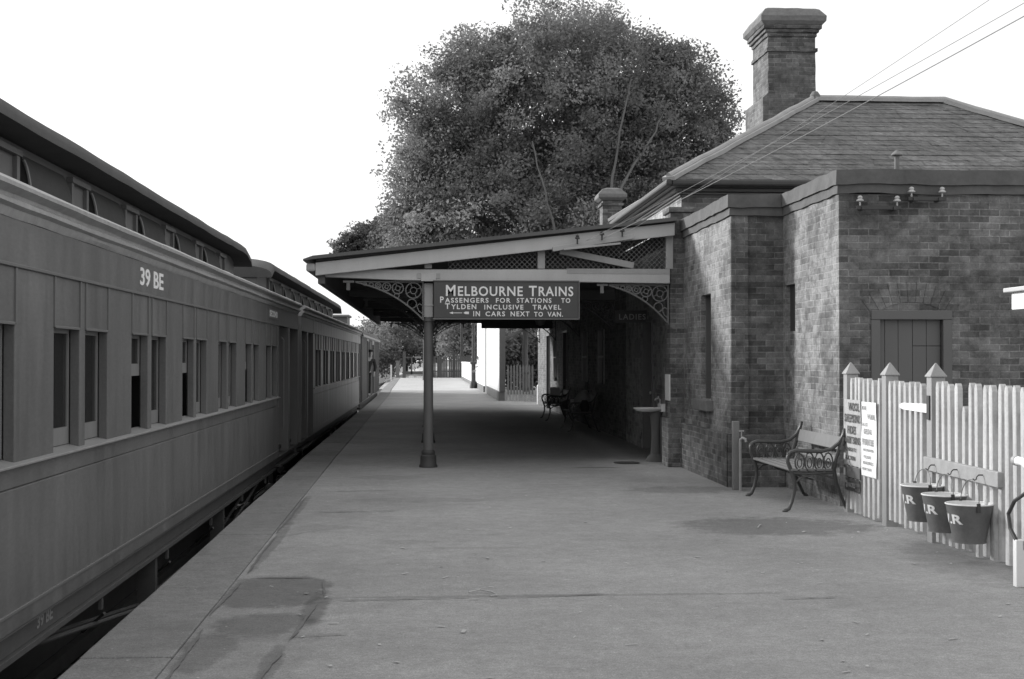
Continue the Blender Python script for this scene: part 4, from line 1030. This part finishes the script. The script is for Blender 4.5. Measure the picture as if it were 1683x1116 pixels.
b2 = dup(bn); b2.location = (3.42, 30.6, 0); b2['label'] = 'shaded iron bench under the canopy holding the slumped sack'
b3 = dup(bn); b3.location = (3.42, 36.2, 0); b3['label'] = 'shaded iron bench farthest along under the canopy, near the white parcel'

# things left on the benches
sk = MB(); secs = []
for q in range(9):
    u = q / 8; rr = .30 * (math.sin(math.pi * (.12 + .80 * u)) ** .7) * (1 - .35 * u); secs.append([(3.40 + rr * .75 * math.cos(a) * (1 + .12 * math.sin(3 * a + q)) + .06 * u, 30.2 + rr * 1.25 * math.sin(a) * (1 + .1 * math.cos(4 * a + q * 2)), .451 + .46 * u) for a in [2 * math.pi * w_ / 16 for w_ in range(16)]])
sk.loft(secs); tag(sk.build('canvas_sack', 'canvas_sack', smooth=True), 'slumped grey canvas sack sitting on a shaded bench under the canopy', 'sack')
pc = MB(); pc.loft([[(3.42 + sx_ * .16, 31.15 + sy_ * .14, z) for sx_, sy_ in ((-1, -1), (1, -1), (1, 1), (-1, 1))] for z in (.452, .68)])
tag(pc.build('paper_parcel', 'paper_white', bevel=.02), 'white paper parcel on the bench seat behind the canvas sack', 'parcel')
hb = MB(); hb.loft([[(3.42 + .10 * k_ * math.cos(a), 29.78 + .10 * k_ * math.sin(a), z) for a in [2 * math.pi * q / 16 for q in range(16)]] for k_, z in ((.75, .452), (1, .53), (.95, .62), (.55, .70))]); tag(hb.build('round_bag', 'cloth_dark', smooth=True), 'round dark bag on the bench in front of the canvas sack', 'bag')
pc = MB(); pc.loft([[(3.33 + sx_ * .13, 35.7 + sy_ * .12, z) for sx_, sy_ in ((-1, -1), (1, -1), (1, 1), (-1, 1))] for z in (.452, .86)])
tag(pc.build('paper_parcel', 'paper_white', bevel=.02), 'tall white parcel standing on the farthest shaded bench', 'parcel')

# stand pipe
tp = thing('tap_post', (3.78, 16.4, 0), 'weathered timber post with a garden tap and pipe at the bench end', 'tap')
m = MB(); m.box(3.72, 3.80, 16.52, 16.60, 0, .84); m.build('post', 'wood_bare', tp, bevel=.006)
m = MB(); m.tube([(3.79, 16.44, 0), (3.79, 16.44, .58), (3.79, 16.43, .62), (3.81, 16.40, .645), (3.84, 16.38, .63), (3.845, 16.375, .595)], .017, 10); m.tube([(3.80, 16.42, .64), (3.80, 16.42, .72)], .008, 6); m.tube([(3.77, 16.42, .725), (3.83, 16.42, .725)], .009, 6)
m.build('tap', 'zinc', tp, smooth=True)
# wash basin
bs = thing('wash_basin', (3.5, 21.25, 0), 'white basin with tap on a dark pedestal against the brick pier', 'basin')
m = MB(); secs = []
for (hx, hy, z) in ((.10, .08, .775), (.19, .15, .79), (.225, .18, .822), (.235, .19, .832), (.225, .18, .84), (.18, .14, .815), (.10, .08, .80)):
    secs.append([(3.44 + hx * math.cos(a), 21.25 + hy * math.sin(a), z) for a in [2 * math.pi * q / 24 for q in range(24)]])
m.loft(secs); m.box(3.62, 3.70, 21.08, 21.42, .78, .90); m.build('bowl', 'porcelain', bs, smooth=True)
m = MB(); m.tube([(3.63, 21.25, .90), (3.63, 21.25, .97), (3.60, 21.25, .99), (3.55, 21.25, .97), (3.55, 21.25, .945)], .012, 8); m.tube([(3.60, 21.21, 1.01), (3.60, 21.29, 1.01)], .008, 6); m.build('tap', 'zinc', bs, smooth=True)
m = MB(); m.lathe([(.16, 0), (.15, .05), (.08, .12), (.065, .45), (.09, .70), (.12, .774)], (3.56, 21.25, 0), 16); m.box(3.62, 3.85, 21.15, 21.35, 0, .70); m.build('pedestal', 'old_plank', bs, smooth=True)
m = MB(); m.lathe([(.20, 0), (.20, .012), (.0, .014)], (3.05, 20.9, .001), 20); tag(m.build('drain_cover', 'black_iron'), 'small dark drain cover in the platform below the basin', 'drain cover')

# white board and barrow at the right edge
wb = thing('white_board', (4.42, 9.0, 0), 'white capped board standing above the pickets at the right edge', 'sign')
m = MB(); m.box(4.39, 4.43, 7.6, 10.06, 1.97, 2.10); bo = m.build('board', 'white_wash', wb, bevel=.005)
m = MB(); m.box(4.35, 4.47, 7.55, 10.12, 2.102, 2.135); m.build('capping', 'cream_paint', bo, bevel=.006)
m = MB(); m.box(4.50, 4.58, 8.4, 8.48, 0, 2.1); m.build('post', 'fence_worn', wb)
br = thing('luggage_barrow', (4.18, 9.0, 0), 'white handled luggage barrow parked against the pickets at the right edge', 'barrow')
for X in (4.20, 4.36):
    m = MB(); m.tube([(X, 8.4, .50), (X, 9.3, .60), (X, 9.75, .80), (X, 9.98, .865), (X, 10.06, .865)], [.03, .03, .028, .030, .034], 10); h_ = m.build('handle', 'white_wash', br, smooth=True)
    m = MB(); m.lathe([(.0, 0), (.037, .004), (.037, .05), (.0, .055)], (X, 10.06, .865), 12, 'y'); m.build('grip', 'zinc', h_, smooth=True)
m = MB()
for q in range(5): m.box(4.05, 4.33, 8.4 + q * .16, 8.52 + q * .16, .62, .64)
m.build('deck', 'wood_bare', br)
for X in (4.10, 4.28):
    m = MB(); m.box(X - .03, X + .03, 9.80, 9.86, 0, .33); m.build('leg', 'white_wash', br, bevel=.004)
m = MB(); m.box(4.12, 4.26, 9.80, 9.86, .26, .32)
m.tube([(4.08, 9.83, .33), (4.07, 9.90, .40), (4.07, 9.93, .50), (4.08, 9.85, .60), (4.08, 9.6, .70)], .014, 8); m.build('stay', 'black_iron', br)
for X in (4.04, 4.34):
    m = MB(); m.tube([(X, 8.6 + .24 * math.cos(q * math.pi / 12), .25 + .24 * math.sin(q * math.pi / 12)) for q in range(24)], .018, 6, closed=True)
    for q in range(6): m.tube([(X, 8.6, .25), (X, 8.6 + .23 * math.cos(q * math.pi / 3), .25 + .23 * math.sin(q * math.pi / 3))], .012, 5)
    m.build('wheel', 'black_iron', br, smooth=True)

br.location.y -= .42; br.location.x += .05

# ------------------------------------------------------------------ far end of the platform
sw = thing('screen_wall', (2.85, 65, 0), 'sunlit white screen wall beyond the canopy with a grey strip', 'wall')
m = MB(); m.box(2.76, 2.93, 52.6, 64.2, .35, 3.9); m.box(2.76, 2.93, 66.4, 76.6, .28, 3.9); m.build('panel', 'white_wash', sw)
m = MB(); m.box(2.775, 2.93, 64.201, 66.399, 0, 3.88); m.build('grey_panel', 'grey_strip', sw)
m = MB(); m.box(2.70, 2.94, 52.3, 64.4, 0, .349); m.box(2.70, 2.94, 66.41, 76.6, 0, .279); m.build('plinth', 'cap_cement', sw)
m = MB(); m.box(2.74, 2.96, 52.25, 52.599, .351, 3.9); m.build('shaded_end', 'brown_paint', sw, bevel=.01)  # dark paint stands for the shade on the wall's end face
sw2 = thing('low_wall', (2.85, 92, 0), 'low white wall running on past the tall white screen wall', 'wall')
m = MB(); m.box(2.72, 2.92, 76.61, 110, .22, 1.30); m.build('panel', 'white_wash', sw2)
m = MB(); m.box(2.68, 2.96, 76.61, 110.1, 1.301, 1.38); m.build('wall_capping', 'white_wash', sw2, bevel=.01)
m = MB(); m.box(2.69, 2.93, 76.61, 110, 0, .219); m.build('plinth', 'cap_cement', sw2)
lp = thing('lamp_post', (2.5, 75, 0), 'slender dark cast iron lamp post in front of the white wall', 'lamp post')
m = MB(); m.lathe([(.20, 0), (.20, .3), (.13, .4), (.12, 1.3), (.19, 1.36), (.19, 1.44), (.09, 1.5), (.08, 2.9), (.13, 2.95), (.08, 3.0), (.07, 3.4), (.15, 3.5), (.07, 3.6), (.05, 4.2)], (2.5, 75, 0), 14); m.build('column', 'black_iron', lp, smooth=True)
m = MB(); m.lathe([(.10, 4.2), (.22, 4.75), (.26, 4.78), (.08, 5.0), (.0, 5.1)], (2.5, 75, 0), 6); m.build('lantern', 'dark_glass', lp)
fg = thing('picket_gate', (3.55, 51.5, 0), 'dark picket gate between the white wall and the end of the station house', 'gate')
m = MB(); x = 2.99
while x < 4.0:
    m.prism([(x, .26), (x + .07, .26), (x + .07, 1.30), (x + .035, 1.40), (x, 1.30)], 'y', 51.5, 51.52); x += .115
m.build('pickets', 'wood_bare', fg)
m = MB(); m.box(2.97, 4.05, 51.53, 51.58, .42, .52); m.box(2.97, 4.05, 51.53, 51.58, 1.02, 1.10); m.build('rail', 'old_plank', fg)
m = MB(); x = 3.0
while x < 4.0:
    if not 3.42 < x < 3.6: m.box(x, x + .065, 51.45, 51.47, .02, .24 + rp.uniform(-.05, .02))
    x += .12
m.build('pale_pickets', 'fence_white', fg)
pf = thing('paling_fence', (2.2, 117.4, 0), 'dark paling fence closing the far end of the platform', 'fence')
m = MB(); x = .1
while x < 6.5:
    m.box(x, x + .13, 117.3, 117.33, .02, 1.75 + rp.uniform(-.06, .06) + .04 * x); x += .15 + (rp.random() < .1) * .1
m.build('palings', 'old_plank', pf)
m = MB(); m.box(.1, 6.5, 117.34, 117.42, .5, .6); m.box(.1, 6.5, 117.34, 117.42, 1.4, 1.5); m.build('rail', 'old_plank', pf)
for X in (.3, 2.15, 4.0):
    m = MB(); m.box(X, X + .16, 117.15, 117.29, 0, 2.1); m.build('post', 'bark', pf)
m = MB(); m.tube([(2.95, 119, -.9), (2.95, 119, 3), (2.95, 119, 6.5)], [.14, .12, .10], 10); tag(m.build('telegraph_pole', 'bark'), 'plain dark telegraph pole behind the paling fence', 'pole')
fr = thing('timber_frame', (-1.0, 116.4, 0), 'dark timber frame with a low cross beam at the platform ramp', 'frame')
m = MB(); m.box(-2.12, -1.86, 116.3, 116.5, 0, 2.25); m.box(-1.42, -1.30, 116.3, 116.42, .3, 1.75); m.build('post', 'old_plank', fr)
m = MB(); m.box(-1.85, .1, 116.3, 116.5, .30, .56); m.box(-1.85, -.2, 116.32, 116.4, 1.70, 1.78); m.build('beam', 'old_plank', fr)
m = MB(); m.box(-1.6, -1.2, 116.2, 116.29, .02, .16); m.box(-.95, -.2, 116.2, 116.29, .02, .14); m.build('white_block', 'white_wash', fr)
m = MB(); m.box(-1.1, -.55, 116.25, 116.3, 1.66, 1.82); m.build('plate', 'faded_letters', fr)
m = MB(); m.box(-3.22, -3.08, 118.6, 118.74, -.9, 1.1); tag(m.build('marker_post', 'white_wash'), 'short white marker post on the grassy bank', 'post')
m = MB(); m.box(-2.75, -2.45, 119, 119.2, -.6, 1.35); m.box(-2.8, -2.4, 118.98, 119.22, 1.351, 1.45); tag(m.build('lineside_cabinet', 'wood_bare'), 'narrow grey lineside box near the white marker post', 'cabinet')

# ------------------------------------------------------------------ trees
def make_leaves(name, mat, parent, centres, per, crad, size, aspect=.6, droop=.0, seed=1, flat=.75, stretch=.9):
    r = np.random.default_rng(seed); c = np.repeat(np.array(centres), per, axis=0); n_ = len(c)
    d = r.normal(size=(n_, 3)); d /= np.linalg.norm(d, axis=1)[:, None]
    rad = crad * r.random(n_) ** .45
    sc = np.repeat(r.uniform(.55, 1.35, (len(centres), 1)), per, axis=0)
    # elongated sprays, each in its own direction
    ax = r.normal(size=(len(centres), 3)); ax[:, 2] = np.abs(ax[:, 2]) * .6 + droop; ax /= np.linalg.norm(ax, axis=1)[:, None]; ax = np.repeat(ax, per, axis=0)
    off = d * rad[:, None] * np.array([1, 1, flat]); off += ax * (off * ax).sum(1)[:, None] * stretch
    p_ = c + off * sc
    cl = r.normal(size=(len(centres), 3)); cl[:, 2] = np.abs(cl[:, 2]); cl /= np.linalg.norm(cl, axis=1)[:, None]
    nrm = r.normal(size=(n_, 3)) * .55 + np.repeat(cl, per, axis=0) * .9 + np.array([0, 0, .15]); nrm /= np.linalg.norm(nrm, axis=1)[:, None]
    t = np.cross(nrm, r.normal(size=(n_, 3))); t /= np.linalg.norm(t, axis=1)[:, None]; b_ = np.cross(nrm, t)
    s_ = size * r.uniform(.6, 1.35, (n_, 1)); t = t * s_; b_ = b_ * s_ * aspect
    v = np.stack([p_ - t, p_ + b_ * .9 - t * .1, p_ + t, p_ - b_ * .9 - t * .1], 1).reshape(-1, 3)
    org = Vector((0, 0, 0)); q = parent
    while q is not None: org += q.location; q = q.parent
    v = v - np.array(org)
    me = bpy.data.meshes.new(name); me.vertices.add(n_ * 4); me.vertices.foreach_set('co', v.ravel().astype(np.float32))
    me.loops.add(n_ * 4); me.loops.foreach_set('vertex_index', np.arange(n_ * 4, dtype=np.int32))
    me.polygons.add(n_); me.polygons.foreach_set('loop_start', np.arange(0, n_ * 4, 4, dtype=np.int32)); me.polygons.foreach_set('loop_total', np.full(n_, 4, dtype=np.int32))
    me.update(); me.validate(); me.materials.append(MAT[mat])
    o = bpy.data.objects.new(name, me); C.objects.link(o); o.parent = parent; return o
def lobes(ells, n_, seed, shell=.5):
    r = np.random.default_rng(seed); vol = np.array([e[3] * e[4] * e[5] for e in ells]) ** (2 / 3); vol /= vol.sum(); out = []
    for e, k_ in zip(ells, (vol * n_).astype(int)):
        d = r.normal(size=(k_, 3)); d /= np.linalg.norm(d, axis=1)[:, None]
        rad = shell + (1 - shell) * r.random(k_) ** .6; out.append(np.array(e[:3]) + d * rad[:, None] * np.array(e[3:]))
    return np.concatenate(out)
def tree(name, lab, base, ells, n_, per, crad, size, mat, tr, seed, group='trees beyond the station', bark='bark', limbs=18, fork=.25, shell=.5, cat='tree', tips=0):
    t = thing(name, base, lab, cat, group); r = random.Random(seed)
    cs = lobes(ells, n_, seed, shell)
    m = MB(); top = max(e[2] + e[5] * .3 for e in ells); B = Vector(base); Fk = B + Vector((0, 0, (top - base[2]) * fork))
    m.tube([B, B.lerp(Fk, .5) + Vector((r.uniform(-.1, .1), 0, 0)), Fk], [tr * 1.3, tr, tr * .9], 10)
    for i in range(limbs):
        T_ = Vector(cs[r.randrange(len(cs))]); mid = Fk.lerp(T_, .45) + Vector((r.uniform(-.6, .6), r.uniform(-.6, .6), .10 * (T_ - Fk).length))
        pts = []
        for q in range(9):
            u = q / 8; pts.append(Fk * (1 - u) ** 2 + mid * 2 * u * (1 - u) + T_ * u * u + Vector((r.uniform(-.06, .06), r.uniform(-.06, .06), 0)))
        w0 = tr * r.uniform(.35, .65); m.tube(pts, [w0 * (1 - .88 * q / 8) for q in range(9)], 6)
    m.build('trunk', bark, t, smooth=True)
    if tips:                               # loose sprays standing out of the outline
        cs = np.concatenate([cs, lobes([(e[0], e[1], e[2], e[3] * 1.1, e[4] * 1.05, e[5] * 1.08) for e in ells], tips, seed + 5, .93)])
    make_leaves('crown', mat, t, cs, per, crad, size, seed=seed)
    return t
elm = [(6.0, 60, 12.2, 6.6, 5.0, 4.6), (6.3, 60, 14.9, 4.3, 3.6, 2.3), (1.6, 60, 9.0, 3.0, 3.4, 3.9), (11.2, 60, 11.6, 2.5, 3.2, 3.3), (4.0, 59, 7.0, 5.4, 4, 2.9), (9, 60, 8, 4.5, 4, 3.4), (1.0, 60, 12.6, 2.4, 3, 2.2), (10.6, 60, 14.0, 2.0, 2.6, 1.6), (2.7, 60, 14.4, 2.0, 2.4, 1.6), (-.4, 60, 6.6, 1.9, 2, 2.2), (7.2, 62, 10.0, 4.6, 2.2, 4.2), (5.6, 63, 11.0, 3.6, 1.6, 2.6), (5.2, 58.5, 10.4, 3.6, 1.5, 3.2), (8.6, 58.8, 11.0, 3.4, 1.5, 2.8), (.2, 60, 10.6, 1.8, 2, 1.8), (12.9, 60, 10.9, 1.3, 1.6, 1.4), (.2, 60, 8.4, 1.9, 2, 2.0)]
tree('elm_tree', 'huge spreading elm tree towering over the canopy and slate roof', (7.6, 60, 0), elm, 1600, 190, .72, .079, 'leaf_elm', .36, 11, bark='bark_pale', limbs=30, fork=.20, shell=.35, tips=170)
elm_root = [o for o in C.objects if o.name.startswith('elm_tree')][0]
m = MB()                                   # bare limbs showing through the front of the crown
for pts, w0 in (([(7.6, 58, 3), (7.35, 56, 5.6), (7.5, 55.8, 8.4), (7.9, 55.9, 11.0), (8.4, 56.2, 13.2)], .10), ([(7.42, 55.5, 7.4), (8.2, 55.8, 9.2), (9.4, 56, 11.0), (10.0, 56.4, 12.4)], .07),
                ([(7.2, 57, 4), (5.2, 55.6, 6.6), (4.7, 55, 8.4), (4.2, 55, 10.4)], .08)):
    pts = [Vector(q) for q in pts]; fine = []
    for a_, b_ in zip(pts, pts[1:]):
        for q in range(4): fine.append(a_.lerp(b_, q / 4) + Vector((rp.uniform(-.05, .05), 0, 0)))
    fine.append(pts[-1]); m.tube(fine, [w0 * (1 - .8 * q / len(fine)) for q in range(len(fine))], 6)
m.build('limb', 'bark_pale', elm_root, smooth=True)
pine = [(-6.6, 110, 10.2, 1.3, 1.5, .9), (-5.2, 110, 11.2, 1.6, 1.6, 1.2), (-4.0, 110, 11.6, 1.6, 1.6, 1.1), (-7.3, 110, 9.7, .7, .8, .5), (-3.0, 110, 11.9, 1.8, 1.8, 1.4)]
tree('pine_tree', 'dark pine tree showing above the canopy gutter, left of the elm', (.0, 110.5, 0), pine, 130, 150, .5, .12, 'leaf_pine', .3, 21, limbs=14, fork=.6)
tree('pine_tree', 'second dark pine tree between the gutter pine and the elm', (.0, 104, 0), [(-1.6, 104, 11.2, 2.2, 2, 1.8), (-.2, 104, 9.6, 2.4, 2, 2.2), (-2.9, 104, 10.6, 1.3, 1.4, .9)], 110, 120, .6, .14, 'leaf_pine', .3, 22, limbs=14, fork=.6)
far = [(-5.6, 138, 3.0, 2.6, 2.4, 3.0, 'leaf_far'), (-2.2, 142, 4.4, 3.2, 2.6, 4.0, 'leaf_shrub'), (1.2, 136, 4.6, 2.8, 2.4, 3.8, 'leaf_shrub'), (3.6, 131, 4.8, 2.6, 2.4, 3.6, 'leaf_far'), (6.5, 133, 5.0, 2.6, 2.4, 3.8, 'leaf_far'), (-3.8, 150, 5.8, 3.4, 3, 3.6, 'leaf_far'), (9.5, 134, 5.0, 2.8, 2.4, 4, 'leaf_shrub'), (0.2, 150, 7.2, 4, 3, 4, 'leaf_far'), (5, 150, 7.5, 4, 3, 4, 'leaf_shrub'), (-6.6, 146, 2.4, 1.8, 2, 2.6, 'leaf_shrub')]
words = ['pale bushy tree on the grassy bank closest to the train end', 'dark bushy tree behind the timber frame', 'dark broad tree behind the canopy post', 'pale leafy tree behind the paling fence', 'pale tree behind the telegraph pole', 'tall pale tree rising behind the bank and the timber frame', 'dark tree behind the low white wall', 'tall pale tree far behind the canopy post', 'tall dark tree farthest behind the paling fence', 'small dark bush at the left end of the bank, past the train']
for i, (X, Y, z, rx, ry, rz, m_) in enumerate(far):
    tree('leafy_tree', words[i], (X, Y, -.9), [(X, Y, z, rx, ry, rz), (X + rx * .5, Y, z - rz * .35, rx * .6, ry * .7, rz * .55), (X - rx * .5, Y, z - rz * .4, rx * .6, ry * .7, rz * .55)], 90, 75, .8, .17, m_, .2, 40 + i, limbs=8, fork=.3, shell=.35)
gar = [(5.2, 74, 1.5, 1.7, 1.2, 1.5, 'leaf_shrub', 'low dark shrub seen through the dark picket gate'), (6.0, 80, 3.6, 2.4, 1.8, 2.6, 'leaf_far', 'pale shrub tree seen above the dark picket gate'), (7.8, 84, 5.0, 3.2, 2, 4, 'leaf_shrub', 'dark shrub tree behind the end of the station house'), (6.6, 92, 6, 3, 2.4, 4.2, 'leaf_shrub', 'tall dark shrub farthest behind the picket gate')]
for i, (X, Y, z, rx, ry, rz, m_, lab) in enumerate(gar):
    tree('garden_shrub', lab, (X, Y, 0), [(X, Y, z, rx, ry, rz)], 90, 80, .7, .13, m_, .14, 60 + i, limbs=10, fork=.3, shell=.3, group='shrubs behind the picket gate', cat='shrub')
m = MB(); m.tube([(3.2, 66, 2.3), (4.6, 67, 3.0), (5.4, 68, 3.7)], [.09, .08, .07], 8); m.tube([(4.8, 66.8, 0), (4.75, 67, 2.0), (4.9, 67, 4.5)], [.16, .14, .12], 8)
tag(m.build('bare_trunk', 'bark_pale', smooth=True), 'pale leaning bough and trunk seen through the gate opening', 'tree')
